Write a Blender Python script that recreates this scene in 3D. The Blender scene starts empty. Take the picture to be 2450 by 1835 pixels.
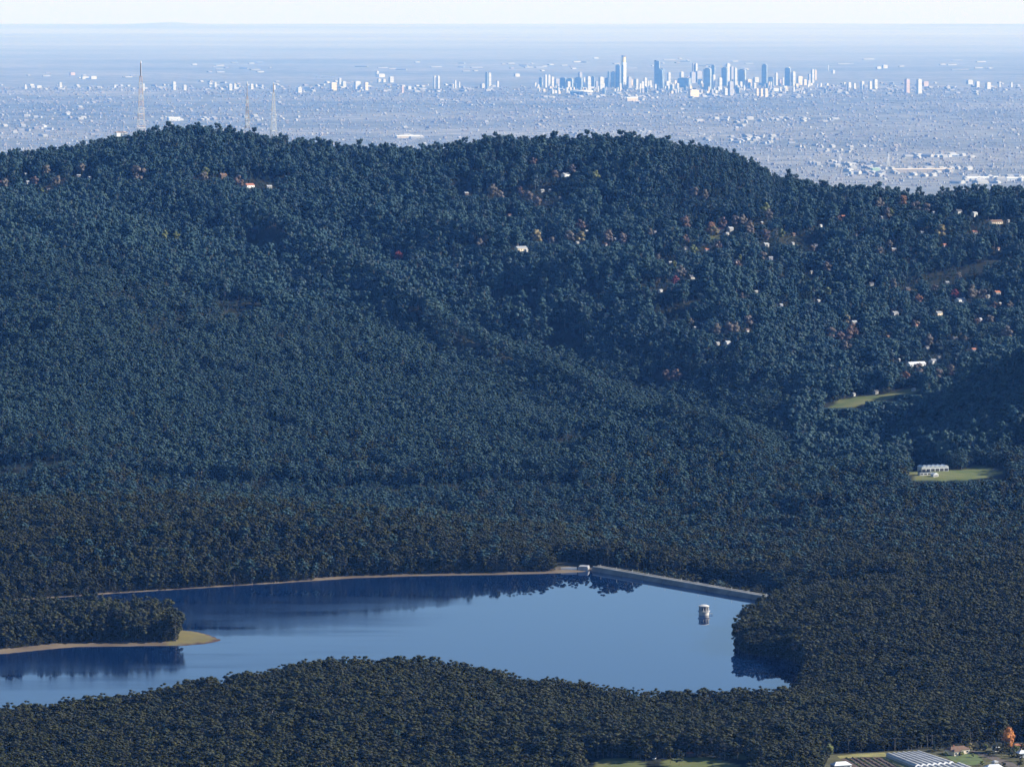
import bpy, math, random
import numpy as np
from mathutils import Vector, Matrix

SC = bpy.context.scene
COL = SC.collection
random.seed(7)
RNG = np.random.default_rng(11)

# ------------------------------------------------------------------ camera
F = 10767.0                 # focal length of the photograph in its own pixels (2450 wide)
CX, CY, YE = 1225.0, 917.5, -10.0
ZC = 720.0                  # camera height, metres
TH = math.atan((CY - YE) / F)
ST, CT = math.sin(TH), math.cos(TH)
cam = bpy.data.cameras.new('camera')
cam.sensor_width = 36.0
cam.lens = 36.0 * F / 2450.0
cam.clip_start = 1.0
cam.clip_end = 600000.0
camo = bpy.data.objects.new('camera', cam)
COL.objects.link(camo)
camo.location = (0, 0, ZC)
camo.rotation_euler = (math.pi / 2 - TH, 0, 0)
SC.camera = camo

# ------------------------------------------------------------------ sky, sun, exposure
SUN_AZ, SUN_EL = 85.0, 28.0          # degrees right of the view direction, above the horizon
w = bpy.data.worlds.new('World')
SC.world = w
w.use_nodes = True
nt = w.node_tree
bg = nt.nodes['Background']
sky = nt.nodes.new('ShaderNodeTexSky')
sky.sky_type = 'NISHITA'
sky.sun_disc = False
sky.sun_elevation = math.radians(SUN_EL)
sky.sun_rotation = math.radians(SUN_AZ)
sky.altitude = 0
sky.air_density = 0.8
sky.dust_density = 0.1
sky.ozone_density = 4.0
nt.links.new(sky.outputs['Color'], bg.inputs['Color'])
bg.inputs['Strength'].default_value = 0.085
sl = bpy.data.lights.new('sun', 'SUN')
sl.energy = 5.0
sl.angle = math.radians(0.5)
sl.color = (1.0, 0.95, 0.87)
so = bpy.data.objects.new('sun', sl)
COL.objects.link(so)
az, el = math.radians(SUN_AZ), math.radians(SUN_EL)
SUNV = Vector((math.cos(el) * math.sin(az), math.cos(el) * math.cos(az), math.sin(el)))
so.rotation_euler = SUNV.to_track_quat('Z', 'Y').to_euler()
so.location = (3000, 0, 3000)
SC.view_settings.view_transform = 'Standard'
SC.view_settings.look = 'None'
SC.view_settings.gamma = 1.0
SC.view_settings.exposure = 1.0
SC.cycles.max_bounces = 5
SC.cycles.diffuse_bounces = 2
SC.cycles.glossy_bounces = 2
SC.cycles.volume_bounces = 0
SC.cycles.use_denoising = True
HAZE_DENSITY = 1.35e-5
HAZE_COLOR = (0.11, 0.35, 1.0)
PZ = -700.0                 # level of the far plain

# ------------------------------------------------------------------ projection helpers (numpy friendly)
def ray(px, py):
    a = (np.asarray(px, float) - CX) / F
    b = (CY - np.asarray(py, float)) / F
    dy = CT + b * ST
    return a / dy, (-ST + b * CT) / dy          # X and Z per metre of depth
def at(px, py, Y):
    rx, rz = ray(px, py)
    return rx * Y, Y, ZC + rz * Y
def on_plane(px, py, z):
    rx, rz = ray(px, py)
    Y = (z - ZC) / rz
    return rx * Y, Y
def proj(X, Y, Z):
    v = np.asarray(Z) - ZC
    d = np.asarray(Y) * CT - v * ST
    u = np.asarray(Y) * ST + v * CT
    return CX + F * np.asarray(X) / d, CY - F * u / d

# ------------------------------------------------------------------ the lake outline
WZ = 200.0
shore_px = [(202,1425),(300,1418),(430,1410),(557,1402),(700,1393),(850,1383),(1000,1378),(1200,1375),(1330,1371.5),(1385,1369),
            (1411,1366),(1500,1381.6),(1600,1399),(1700,1416.7),(1850,1443),(1866,1449),
            (1828,1476),(1790,1500),(1768,1528),(1757,1550),(1785,1565),(1855,1573),(1890,1579),(1915,1592),(1928,1610),(1924,1630),
            (1908,1652),(1888,1674),(1866,1690),(1820,1698),(1683,1700),(1540,1700),(1429,1688),(1318,1680),(1200,1660),(1108,1652),(952,1650),
            (709,1665),(532,1692),(277,1725),(0,1750),(-300,1770),(-500,1780),
            (-500,1592),(-200,1578),(0,1565),(100,1555),(177,1548),(300,1546),(435,1545),(494,1540),(520,1535),(532,1530.5),(515,1522),(481,1511.5),(440,1507),
            (350,1501),(200,1494),(0,1484),(-200,1476),(-500,1470),(-500,1456),(-200,1448),(0,1438),(120,1431)]
_sp = np.array(shore_px, float)
LX, LY = on_plane(_sp[:, 0], _sp[:, 1], WZ)

def lake_sd(X, Y):
    """signed distance to the shore line: negative in the water"""
    X = np.asarray(X, float); Y = np.asarray(Y, float)
    sh = X.shape
    X = X.ravel(); Y = Y.ravel()
    out = np.full(X.shape, 1e9)
    ins = np.zeros(X.shape, bool)
    n = len(LX)
    near = (Y > 2700) & (Y < 4700)
    xs, ys = X[near], Y[near]
    o = np.full(xs.shape, 1e9); i_ = np.zeros(xs.shape, bool)
    for k in range(n):
        ax, ay, bx, by = LX[k], LY[k], LX[(k + 1) % n], LY[(k + 1) % n]
        dx, dy = bx - ax, by - ay
        t = np.clip(((xs - ax) * dx + (ys - ay) * dy) / (dx * dx + dy * dy + 1e-9), 0, 1)
        o = np.minimum(o, np.hypot(xs - ax - t * dx, ys - ay - t * dy))
        c = ((ay > ys) != (by > ys)) & (xs < (bx - ax) * (ys - ay) / (by - ay + 1e-12) + ax)
        i_ ^= c
    out[near] = np.where(i_, -o, o)
    return out.reshape(sh)

_da = [float(q) for q in on_plane(1409, 1365.7, WZ)]; _db = [float(q) for q in on_plane(1872, 1446.9, WZ)]
def in_poly(px, py, poly):
    px = np.asarray(px); py = np.asarray(py)
    r = np.zeros(px.shape, bool)
    n = len(poly)
    for k in range(n):
        (ax, ay), (bx, by) = poly[k], poly[(k + 1) % n]
        r ^= ((ay > py) != (by > py)) & (px < (bx - ax) * (py - ay) / (by - ay + 1e-12) + ax)
    return r

# ------------------------------------------------------------------ value noise
_perm = np.random.default_rng(5).random((512, 512))
def vnoise(x, y):
    x = np.asarray(x, float); y = np.asarray(y, float)
    xi = np.floor(x).astype(int); yi = np.floor(y).astype(int)
    fx = x - xi; fy = y - yi
    fx = fx * fx * (3 - 2 * fx); fy = fy * fy * (3 - 2 * fy)
    g = lambda a, b: _perm[a & 511, b & 511]
    return (g(xi, yi) * (1 - fx) + g(xi + 1, yi) * fx) * (1 - fy) + (g(xi, yi + 1) * (1 - fx) + g(xi + 1, yi + 1) * fx) * fy
def fbm(x, y, s, o=3):
    r = 0; a = 0.5
    for k in range(o):
        r = r + a * (vnoise(x / s + 17.3 * k, y / s + 9.1 * k) - 0.5); s *= 0.5; a *= 0.5
    return r

# ------------------------------------------------------------------ terrain: thin plate spline through sighted heights
rows = [
 [(-300,1835,2850,22),(0,1835,2850,22),(600,1835,2870,22),(1200,1835,2890,22),(1500,1825,2950,0),(2200,1800,2995,0),(2450,1800,2995,0)],
 [(0,1695,3050,22),(277,1674,3080,22),(532,1640,3120,22),(709,1611,3150,22),(952,1595,3190,22),(1108,1598,3200,22),(1318,1625,3200,22),
  (1540,1647,3200,22),(1816,1650,3200,20),(2000,1645,3220,20),(2250,1600,3310,20),(2450,1570,3360,20)],
 [(0,1530,3610,2),(250,1528,3600,2)],
 [(1800,1467,3620,20),(1855,1452,3680,20),(1930,1420,3690,20),(2000,1402,3700,21),(2200,1392,3730,21),(2450,1395,3730,21)],
 [(1600,1330,4060,22),(1800,1352,3950,22),(1950,1332,3980,22),(2200,1330,3960,22),(2450,1320,3950,22)],
 [(0,1180,4180,22),(255,1168,4200,22),(510,1163,4200,22),(687,1180,4200,22),(952,1207,4200,22),(1108,1224,4200,22),(1318,1255,4200,22),(1430,1300,4180,20)],
 [(0,1240,4500,16),(300,1230,4510,16),(600,1230,4510,16),(900,1250,4490,16),(1150,1265,4460,16)],
 [(1600,1250,4400,20),(2000,1205,4480,20),(2300,1180,4520,20),(2450,1180,4520,20)],
 [(0,1125,4800,20),(510,1125,4800,20),(1000,1150,4800,20),(1400,1165,4750,20),(1800,1130,4750,20),(2230,1131,4740,0),(2350,1136,4740,0),(2450,1140,4700,0)],
 [(2180,1085,4960,20),(2300,1050,4950,24),(2430,975,5000,24)],
 [(2150,1020,5180,22),(2290,985,5220,24),(2380,930,5240,24),(2450,880,5260,24),(2600,790,5280,24),(2800,730,5300,24)],
 [(0,900,5250,20),(510,930,5250,20),(1000,980,5250,20),(1500,1010,5200,20),(1800,1000,5150,20)],
 [(1980,975,5380,0),(2180,935,5480,0),(2450,850,5640,20)],
 [(0,720,5750,24),(510,740,5750,24),(1000,800,5750,24),(1500,850,5700,22),(1800,880,5680,22),(2200,830,5800,20),(2450,790,5850,22)],
 [(0,560,6300,28),(510,580,6300,28),(1000,620,6300,28),(1500,660,6250,28),(2000,680,6200,28),(2450,680,6200,28)],
 [(0,450,6750,30),(510,440,6750,30),(1000,470,6750,30),(1500,480,6700,30),(2000,530,6550,28),(2450,540,6450,28)],
 [(0,368,7050,26),(166,348,7060,26),(332,321,7100,26),(476,303,7100,25),(598,318,7100,26),(709,334,7100,28),(900,347,7080,28),(1052,350,7050,30),
  (1190,328,7000,24),(1290,338,7000,26),(1400,328,7000,24),(1500,336,6980,24),(1600,338,6950,22),(1695,338,6900,24),(1772,360,6900,26),(1830,386,6890,28),(1916,420,6850,32),(1994,438,6800,32),
  (2100,446,6750,30),(2182,458,6700,30),(2304,450,6650,30),(2450,454,6650,30)],
]
cp = []
for r in rows:
    rr = list(r)
    if rr[0][0] == 0: rr.append((-450,) + rr[0][1:]); rr.append((-1000,) + rr[0][1:])
    if any(p[0] == 2450 for p in r) and not any(p[0] > 2450 for p in r):
        q = [p for p in r if p[0] == 2450][0]
        rr.append((2900,) + q[1:]); rr.append((3450,) + q[1:])
    for px, py, Y, H in rr:
        X, Y, Z = at(px, py, Y)
        cp.append((float(X), float(Y), float(Z) - H))
        if r is rows[-1]:
            cp.append((float(X) * 1.05, float(Y) + 330, float(Z) - H - 55)); cp.append((float(X) * 1.1, float(Y) + 800, float(Z) - H - 190))
for xx in (-1600, -800, 0, 800, 1600):
    cp += [(xx, 8500, 130), (xx, 9400, -120), (xx, 10600, -480), (xx, 12000, -712), (xx * 0.5, 2450, 204), (xx * 0.4, 2000, 190)]
cp = np.array(cp)
SCL = 1000.0
def _U(r2): return 0.5 * r2 * np.log(r2 + 1e-12)
_n = len(cp)
_P = np.c_[np.ones(_n), cp[:, :2] / SCL]
_d = (cp[:, None, :2] - cp[None, :, :2]) / SCL
_K = _U((_d ** 2).sum(-1)) + np.eye(_n) * 2e-4
_A = np.block([[_K, _P], [_P.T, np.zeros((3, 3))]])
_W = np.linalg.solve(_A, np.r_[cp[:, 2], 0, 0, 0])
def tps(X, Y):
    X = np.asarray(X, float); sh = X.shape
    x = X.ravel() / SCL; y = np.asarray(Y, float).ravel() / SCL
    r = _W[_n] + _W[_n + 1] * x + _W[_n + 2] * y
    for k in range(_n):
        r = r + _W[k] * _U((x - cp[k, 0] / SCL) ** 2 + (y - cp[k, 1] / SCL) ** 2)
    return r.reshape(sh)
def sstep(a, b, x):
    t = np.clip((x - a) / (b - a), 0, 1)
    return t * t * (3 - 2 * t)
FARM_Z = 216.0
def farm_w(X, Y):
    return sstep(150, 185, X) * sstep(2860, 2890, Y) * (1 - sstep(3010, 3045, Y))
def height(X, Y):
    X = np.asarray(X, float); Y = np.asarray(Y, float)
    z = tps(X, Y)
    hill = sstep(4300, 5200, Y) * (1 - sstep(7300, 8200, Y))
    hill = sstep(4500, 5100, Y) * (1 - sstep(6400, 6900, Y))
    xr = X + 0.42 * (Y - 5500)
    hill = hill * (1 - 0.85 * sstep(0.052, 0.066, X / Y))
    z = z + hill * ((1 - np.abs(2 * vnoise(xr / 260 + 40.3, Y / 1500 + 8.1) - 1)) * 84 - 42 + fbm(xr, Y * 0.55, 150, 2) * 40) + fbm(X, Y, 120, 2) * 5 * (1 - hill)
    # dark spur on the right: a steep ridge running towards the lower right
    ax_, ay_, bx_, by_ = 430.0, 5310.0, 700.0, 4985.0
    dx_, dy_ = bx_ - ax_, by_ - ay_; q_ = dx_ * dx_ + dy_ * dy_
    t_ = np.clip(((X - ax_) * dx_ + (Y - ay_) * dy_) / q_, 0, 1.6)
    dd = np.hypot(X - ax_ - t_ * dx_, Y - ay_ - t_ * dy_)
    z = z + (6 + 62 * t_) * np.exp(-(dd / 62.0) ** 2)
    fw = farm_w(X, Y)
    z = z * (1 - fw) + FARM_Z * fw
    sd = lake_sd(X, Y)
    bank = WZ + 0.13 * sd
    t = sstep(8, 70, sd)
    zz = np.where(sd < 500, np.maximum(bank * (1 - t) + np.maximum(z, WZ + 1.5) * t, -1e9), z)
    zz = np.where((sd < 90) & (sd > 0), zz, np.where(sd >= 90, z, zz))
    zz = np.where(sd < 0, WZ - 0.6 - np.minimum(-sd * 0.25, 14), zz)
    # lower ground downstream of the dam
    tx, ty = _db[0] - _da[0], _db[1] - _da[1]; Ld = math.hypot(tx, ty); tx /= Ld; ty /= Ld
    lx = (X - _da[0]) * tx + (Y - _da[1]) * ty; ly = -(X - _da[0]) * ty + (Y - _da[1]) * tx
    dw = sstep(-5, 35, lx) * (1 - sstep(Ld - 25, Ld + 25, lx)) * sstep(8, 22, ly) * (1 - sstep(60, 170, ly))
    zz = zz * (1 - dw) + np.minimum(zz, WZ - 4 - 13 * sstep(10, 40, ly)) * dw
    zz = np.where((sd >= 0) & (sd < 90) & (dw < 0.01), np.maximum(zz, WZ - 0.6 + 0.13 * np.minimum(sd, 12)), zz)
    return zz
def ground_hit(px, py):
    """first point where the line of sight meets the terrain"""
    Ys = np.linspace(2700, 8200, 2400)
    X, Y, Z = at(px, py, Ys)
    h = height(X, Ys)
    k = np.argmax(Z <= h)
    return float(X[k]), float(Ys[k]), float(h[k])

# ------------------------------------------------------------------ mesh helpers
class MB:
    def __init__(s): s.v = []; s.f = []; s.m = []
    def add(s, vs, fs, mi=0):
        o = len(s.v); s.v += [tuple(p) for p in vs]; s.f += [tuple(i + o for i in f) for f in fs]; s.m += [mi] * len(fs); return s
    def box(s, x0, x1, y0, y1, z0, z1, mi=0, M=None):
        vs = [(x0,y0,z0),(x1,y0,z0),(x1,y1,z0),(x0,y1,z0),(x0,y0,z1),(x1,y0,z1),(x1,y1,z1),(x0,y1,z1)]
        if M is not None: vs = [M @ Vector(p) for p in vs]
        return s.add(vs, [(3,2,1,0),(4,5,6,7),(0,1,5,4),(1,2,6,5),(2,3,7,6),(3,0,4,7)], mi)
    def bar(s, a, b, t, mi=0, t2=None):
        a = Vector(a); b = Vector(b); d = (b - a).normalized()
        u = d.cross(Vector((0, 0, 1)) if abs(d.z) < 0.95 else Vector((1, 0, 0))).normalized(); v = d.cross(u)
        t2 = t if t2 is None else t2; vs = []
        for p, q in ((a, t), (b, t2)):
            for i, j in ((-1,-1),(1,-1),(1,1),(-1,1)): vs.append(p + u * i * q / 2 + v * j * q / 2)
        return s.add(vs, [(3,2,1,0),(4,5,6,7),(0,1,5,4),(1,2,6,5),(2,3,7,6),(3,0,4,7)], mi)
    def tube(s, pts, rad, n=6, mi=0):
        o = len(s.v); k = len(pts); P = [Vector(p) for p in pts]
        for i, p in enumerate(P):
            d = (P[min(i + 1, k - 1)] - P[max(i - 1, 0)]).normalized()
            u = d.cross(Vector((0, 1, 0)) if abs(d.y) < 0.9 else Vector((1, 0, 0))).normalized(); v = d.cross(u)
            for j in range(n):
                a = 2 * math.pi * j / n
                s.v.append(tuple(p + (u * math.cos(a) + v * math.sin(a)) * rad[i]))
        for i in range(k - 1):
            for j in range(n):
                s.f.append((o + i*n + j, o + i*n + (j+1) % n, o + (i+1)*n + (j+1) % n, o + (i+1)*n + j)); s.m.append(mi)
        s.f.append(tuple(o + (k-1)*n + j for j in range(n))); s.m.append(mi)
        return s
    def lathe(s, prof, n=24, c=(0,0), mi=0, sx=1, sy=1):
        o = len(s.v)
        for r, z in prof:
            for j in range(n):
                a = 2 * math.pi * j / n
                s.v.append((c[0] + r * sx * math.cos(a), c[1] + r * sy * math.sin(a), z))
        for i in range(len(prof) - 1):
            for j in range(n):
                s.f.append((o+i*n+j, o+i*n+(j+1)%n, o+(i+1)*n+(j+1)%n, o+(i+1)*n+j)); s.m.append(mi)
        return s
    def mesh(s, name, mats):
        me = bpy.data.meshes.new(name)
        me.from_pydata([tuple(p) for p in s.v], [], s.f)
        for m in mats: me.materials.append(m)
        if len(mats) > 1: me.polygons.foreach_set('material_index', s.m)
        me.update()
        return me
    def build(s, name, mat, parent=None):
        me = s.mesh(name, mat if isinstance(mat, (list, tuple)) else [mat])
        return link(name, me, parent)
def link(name, me, parent=None):
    o = bpy.data.objects.new(name, me); COL.objects.link(o)
    if parent is not None: o.parent = parent
    return o
def tag(o, label=None, cat=None, group=None, kind=None):
    if label: o['label'] = label
    if cat: o['category'] = cat
    if group: o['group'] = group
    if kind: o['kind'] = kind
    return o
def empty(name, loc, rz=0, label=None, cat=None, group=None):
    o = bpy.data.objects.new(name, None); COL.objects.link(o)
    o.location = loc; o.rotation_euler = (0, 0, rz); o.empty_display_size = 1
    return tag(o, label, cat, group)
def copy_tree(o, parent=None):
    c = o.copy(); COL.objects.link(c)
    if parent is not None: c.parent = parent
    for ch in list(o.children): copy_tree(ch, c)
    return c

# ------------------------------------------------------------------ materials
def mat(name, col, rough=0.8, var=0.15, scale=0.4, spec=0.3, metal=0.0, detail=3, objvar=0.0):
    m = bpy.data.materials.new(name); m.use_nodes = True
    n = m.node_tree; b = n.nodes['Principled BSDF']
    b.inputs['Roughness'].default_value = rough
    b.inputs['Specular IOR Level'].default_value = spec
    b.inputs['Metallic'].default_value = metal
    tc = n.nodes.new('ShaderNodeTexCoord'); no = n.nodes.new('ShaderNodeTexNoise')
    no.inputs['Scale'].default_value = scale; no.inputs['Detail'].default_value = detail
    n.links.new(tc.outputs['Object'], no.inputs['Vector'])
    rp = n.nodes.new('ShaderNodeValToRGB')
    rp.color_ramp.elements[0].position = 0.3; rp.color_ramp.elements[1].position = 0.7
    rp.color_ramp.elements[0].color = tuple(c * (1 - var) for c in col) + (1,)
    rp.color_ramp.elements[1].color = tuple(min(1, c * (1 + var)) for c in col) + (1,)
    n.links.new(no.outputs['Fac'], rp.inputs['Fac'])
    src = rp.outputs['Color']
    if objvar:
        oi = n.nodes.new('ShaderNodeObjectInfo'); hs = n.nodes.new('ShaderNodeHueSaturation')
        mr = n.nodes.new('ShaderNodeMapRange')
        mr.inputs['To Min'].default_value = 1 - objvar; mr.inputs['To Max'].default_value = 1 + objvar
        n.links.new(oi.outputs['Random'], mr.inputs['Value'])
        n.links.new(mr.outputs['Result'], hs.inputs['Value'])
        n.links.new(src, hs.inputs['Color']); src = hs.outputs['Color']
    n.links.new(src, b.inputs['Base Color'])
    return m

def leaf_mat(name, cols, rough=0.6):
    m = bpy.data.materials.new(name); m.use_nodes = True
    n = m.node_tree; b = n.nodes['Principled BSDF']
    b.inputs['Roughness'].default_value = rough
    b.inputs['Specular IOR Level'].default_value = 0.08
    oi = n.nodes.new('ShaderNodeObjectInfo'); rp = n.nodes.new('ShaderNodeValToRGB')
    els = rp.color_ramp.elements
    while len(els) < len(cols): els.new(0.5)
    for i, c in enumerate(cols):
        els[i].position = i / max(1, len(cols) - 1); els[i].color = c + (1,)
    n.links.new(oi.outputs['Random'], rp.inputs['Fac'])
    tc = n.nodes.new('ShaderNodeTexCoord'); no = n.nodes.new('ShaderNodeTexNoise')
    no.inputs['Scale'].default_value = 0.45; no.inputs['Detail'].default_value = 3
    n.links.new(tc.outputs['Object'], no.inputs['Vector'])
    mr = n.nodes.new('ShaderNodeMapRange')
    mr.inputs['From Min'].default_value = 0.3; mr.inputs['From Max'].default_value = 0.7
    mr.inputs['To Min'].default_value = 0.7; mr.inputs['To Max'].default_value = 1.3
    n.links.new(no.outputs['Fac'], mr.inputs['Value'])
    hs = n.nodes.new('ShaderNodeHueSaturation')
    n.links.new(rp.outputs['Color'], hs.inputs['Color']); n.links.new(mr.outputs['Result'], hs.inputs['Value'])
    n.links.new(hs.outputs['Color'], b.inputs['Base Color'])
    return m

M = {}
M['gum'] = leaf_mat('gum leaves', [(0.0225, 0.0254, 0.0089), (0.0311, 0.0326, 0.0105), (0.0251, 0.0286, 0.0101), (0.0405, 0.0397, 0.013), (0.0234, 0.0272, 0.0093), (0.0345, 0.0335, 0.0118), (0.0268, 0.0308, 0.0114), (0.0455, 0.0442, 0.0167)])
M['ash'] = leaf_mat('haze tinted mountain ash leaves', [(0.0195, 0.0443, 0.0465), (0.0341, 0.0679, 0.0668), (0.0244, 0.0544, 0.0616), (0.0476, 0.0798, 0.0718), (0.0207, 0.0477, 0.0541), (0.0562, 0.0815, 0.0819)])  # blue raised in the leaf colour to carry part of the haze
M['hazegum'] = leaf_mat('haze tinted gum leaves', [(0.0212, 0.0436, 0.0412), (0.031, 0.058, 0.0515), (0.0241, 0.0498, 0.0495), (0.0396, 0.0648, 0.0536), (0.0231, 0.047, 0.0433), (0.0348, 0.0607, 0.0576), (0.027, 0.0525, 0.0515), (0.0475, 0.0704, 0.0638)])  # bluer copy of the gum leaves, hillside haze put into the colour
M['conifer'] = leaf_mat('conifer needles', [(0.018,0.034,0.022),(0.026,0.046,0.030)])
M['rust'] = leaf_mat('rust leaves', [(0.128, 0.0903, 0.072), (0.16, 0.1075, 0.0855)])
M['orange'] = leaf_mat('orange leaves', [(0.192, 0.0989, 0.0495), (0.224, 0.1204, 0.0585)])
M['crimson'] = leaf_mat('crimson leaves', [(0.13,0.035,0.035),(0.16,0.04,0.04)])
M['gold'] = leaf_mat('gold leaves', [(0.224, 0.1849, 0.09), (0.264, 0.215, 0.108)])
M['tan'] = leaf_mat('tan leaves', [(0.128, 0.1118, 0.09), (0.16, 0.1376, 0.108)])
M['greybrown'] = leaf_mat('bare twigs', [(0.12,0.10,0.085),(0.155,0.125,0.105)])
M['palegreen'] = leaf_mat('pale green leaves', [(0.12,0.14,0.05),(0.15,0.16,0.06)])
M['bark'] = mat('pale gum bark', (0.13,0.115,0.095), 0.85, 0.3, 0.8)
M['darkbark'] = mat('dark bark', (0.07,0.055,0.045), 0.9, 0.3, 0.8)
M['white'] = mat('white paint', (0.80,0.79,0.76), 0.6, 0.06, 0.2)
M['cream'] = mat('cream render', (0.62,0.52,0.38), 0.8, 0.12, 0.2)
M['palegrey'] = mat('pale concrete', (0.52,0.51,0.49), 0.8, 0.12, 0.15)
M['towerpaint'] = mat('weathered tower render', (0.42,0.40,0.37), 0.8, 0.15, 0.4)
M['grey'] = mat('grey concrete', (0.30,0.30,0.31), 0.8, 0.15, 0.15)
M['darkgrey'] = mat('dark roof', (0.07,0.07,0.075), 0.7, 0.2, 0.3)
M['zinc'] = mat('pale metal roof', (0.66,0.67,0.68), 0.45, 0.08, 0.2, 0.5)
M['brownroof'] = mat('brown tile roof', (0.14,0.085,0.06), 0.85, 0.2, 0.8)
M['redroof'] = mat('terracotta tile roof', (0.30,0.12,0.07), 0.85, 0.2, 0.8)
M['greenroof'] = mat('green metal roof', (0.30,0.42,0.28), 0.5, 0.1, 0.3)
M['window'] = mat('window glass', (0.03,0.035,0.045), 0.08, 0.2, 0.5, 0.6)
M['blueglass'] = mat('blue glass facade', (0.23,0.275,0.32), 0.25, 0.2, 0.02, 0.6)
M['tealglass'] = mat('teal glass facade', (0.30,0.345,0.36), 0.3, 0.2, 0.02, 0.6)
M['citywhite'] = mat('pale city facade', (0.48,0.48,0.47), 0.7, 0.12, 0.02)
M['lilac'] = mat('lilac grey facade', (0.34,0.34,0.38), 0.7, 0.12, 0.02)
M['pink'] = mat('pinkish brick facade', (0.46,0.36,0.32), 0.8, 0.12, 0.02)
M['gold_crown'] = mat('gold crown', (0.62,0.50,0.24), 0.35, 0.1, 0.05, 0.6)
M['steel'] = mat('galvanised steel', (0.62,0.63,0.64), 0.5, 0.1, 0.3, 0.5)
M['darksteel'] = mat('dark steel', (0.10,0.10,0.11), 0.5, 0.1, 0.3, 0.5)
M['mastred'] = mat('faded red paint', (0.70,0.50,0.44), 0.7, 0.12, 0.3)
M['damface'] = mat('weathered dam concrete', (0.17,0.165,0.155), 0.9, 0.35, 0.06, detail=6)
M['damcap'] = mat('dam parapet concrete', (0.50,0.45,0.38), 0.85, 0.2, 0.1)
M['timber'] = mat('grey timber', (0.20,0.17,0.14), 0.9, 0.25, 1.0)
M['soil'] = mat('ploughed soil', (0.085,0.060,0.045), 0.95, 0.3, 0.6)
M['crop'] = mat('crop leaves', (0.10,0.12,0.04), 0.8, 0.35, 0.8)
M['lawn'] = mat('lawn grass', (0.085,0.115,0.035), 0.9, 0.25, 0.15, detail=5)
M['drygrass'] = mat('dry yellow grass', (0.22,0.20,0.07), 0.9, 0.25, 0.12, detail=5)
M['dirt'] = mat('dirt track', (0.10,0.082,0.068), 0.95, 0.2, 0.15, detail=5)
M['poly'] = mat('greenhouse film', (0.40,0.395,0.38), 0.7, 0.2, 0.12, 0.15)
M['polybright'] = mat('white greenhouse gable', (0.80,0.80,0.80), 0.5, 0.05, 0.2)
M['hedge'] = mat('clipped hedge leaves', (0.11,0.13,0.045), 0.8, 0.3, 0.5)
M['vwhite'] = mat('far pale walls', (0.32,0.32,0.305), 0.7, 0.1, 0.01, objvar=0.18)
M['vroof'] = mat('far pale roofs', (0.31,0.305,0.295), 0.6, 0.15, 0.01, objvar=0.2)
M['carwhite'] = mat('white car paint', (0.75,0.75,0.75), 0.3, 0.02, 0.2, 0.6)
M['rubber'] = mat('tyre rubber', (0.02,0.02,0.02), 0.9, 0.1, 1)

# --- terrain material: forest floor, grass clearings, bare lake banks
def terrain_mat():
    m = bpy.data.materials.new('hill ground'); m.use_nodes = True
    n = m.node_tree; b = n.nodes['Principled BSDF']
    b.inputs['Roughness'].default_value = 0.95; b.inputs['Specular IOR Level'].default_value = 0.1
    tc = n.nodes.new('ShaderNodeTexCoord')
    def ramp(scale, c0, c1, det=5):
        no = n.nodes.new('ShaderNodeTexNoise'); no.inputs['Scale'].default_value = scale; no.inputs['Detail'].default_value = det
        n.links.new(tc.outputs['Object'], no.inputs['Vector'])
        r = n.nodes.new('ShaderNodeValToRGB'); r.color_ramp.elements[0].position = 0.35; r.color_ramp.elements[1].position = 0.65
        r.color_ramp.elements[0].color = c0 + (1,); r.color_ramp.elements[1].color = c1 + (1,)
        n.links.new(no.outputs['Fac'], r.inputs['Fac']); return r.outputs['Color']
    floor = ramp(0.05, (0.016,0.019,0.011), (0.028,0.029,0.018))
    grass = ramp(0.03, (0.085,0.11,0.036), (0.15,0.15,0.06))
    bank = ramp(0.03, (0.105,0.080,0.058), (0.165,0.130,0.088))
    tip = ramp(0.05, (0.115,0.10,0.042), (0.155,0.13,0.055))
    red = ramp(0.08, (0.05,0.030,0.024), (0.07,0.040,0.030))
    cur = floor
    for name, src in (('grass', grass), ('bank', bank), ('tip', tip), ('red', red)):
        a = n.nodes.new('ShaderNodeAttribute'); a.attribute_name = name
        mx = n.nodes.new('ShaderNodeMix'); mx.data_type = 'RGBA'
        n.links.new(a.outputs['Fac'], mx.inputs[0]); n.links.new(cur, mx.inputs[6]); n.links.new(src, mx.inputs[7])
        cur = mx.outputs[2]
    n.links.new(cur, b.inputs['Base Color'])
    return m

# ------------------------------------------------------------------ clearings, given where they are seen on the ground
GRASS_POLYS = [
 [(1405,1860),(1425,1822),(1450,1813),(1530,1815),(1560,1860)],
 [(1575,1860),(1590,1818),(1620,1809),(1690,1811),(1760,1825),(1790,1860)],
 [(1700,1803),(1715,1796),(1760,1797),(1792,1806),(1790,1818),(1740,1812)],
 [(1972,984),(2008,957),(2060,948),(2110,944),(2190,928),(2204,935),(2150,950),(2080,964),(2010,980)],
 [(2295,1127),(2330,1113),(2360,1115),(2400,1132),(2340,1146),(2300,1148)],
 [(2175,1128),(2210,1122),(2300,1125),(2310,1148),(2250,1152),(2190,1150)],
 [(1648,572),(1690,566),(1735,565),(1738,571),(1700,577),(1655,579)],
 [(2360,548),(2400,546),(2412,550),(2395,554),(2365,553)],
]
FARM_POLY = [(1985,1808),(2005,1800),(2115,1797),(2210,1789),(2235,1786),(2300,1780),(2350,1776),(2380,1774),(2480,1772),(2600,1775),(2600,1900),(1975,1900)]
DAM_POLY = [(1330,1345),(1380,1347),(1420,1348),(1560,1371),(1700,1396),(1878,1427),(1880,1462),(1700,1440),(1500,1400),(1330,1380)]

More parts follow.
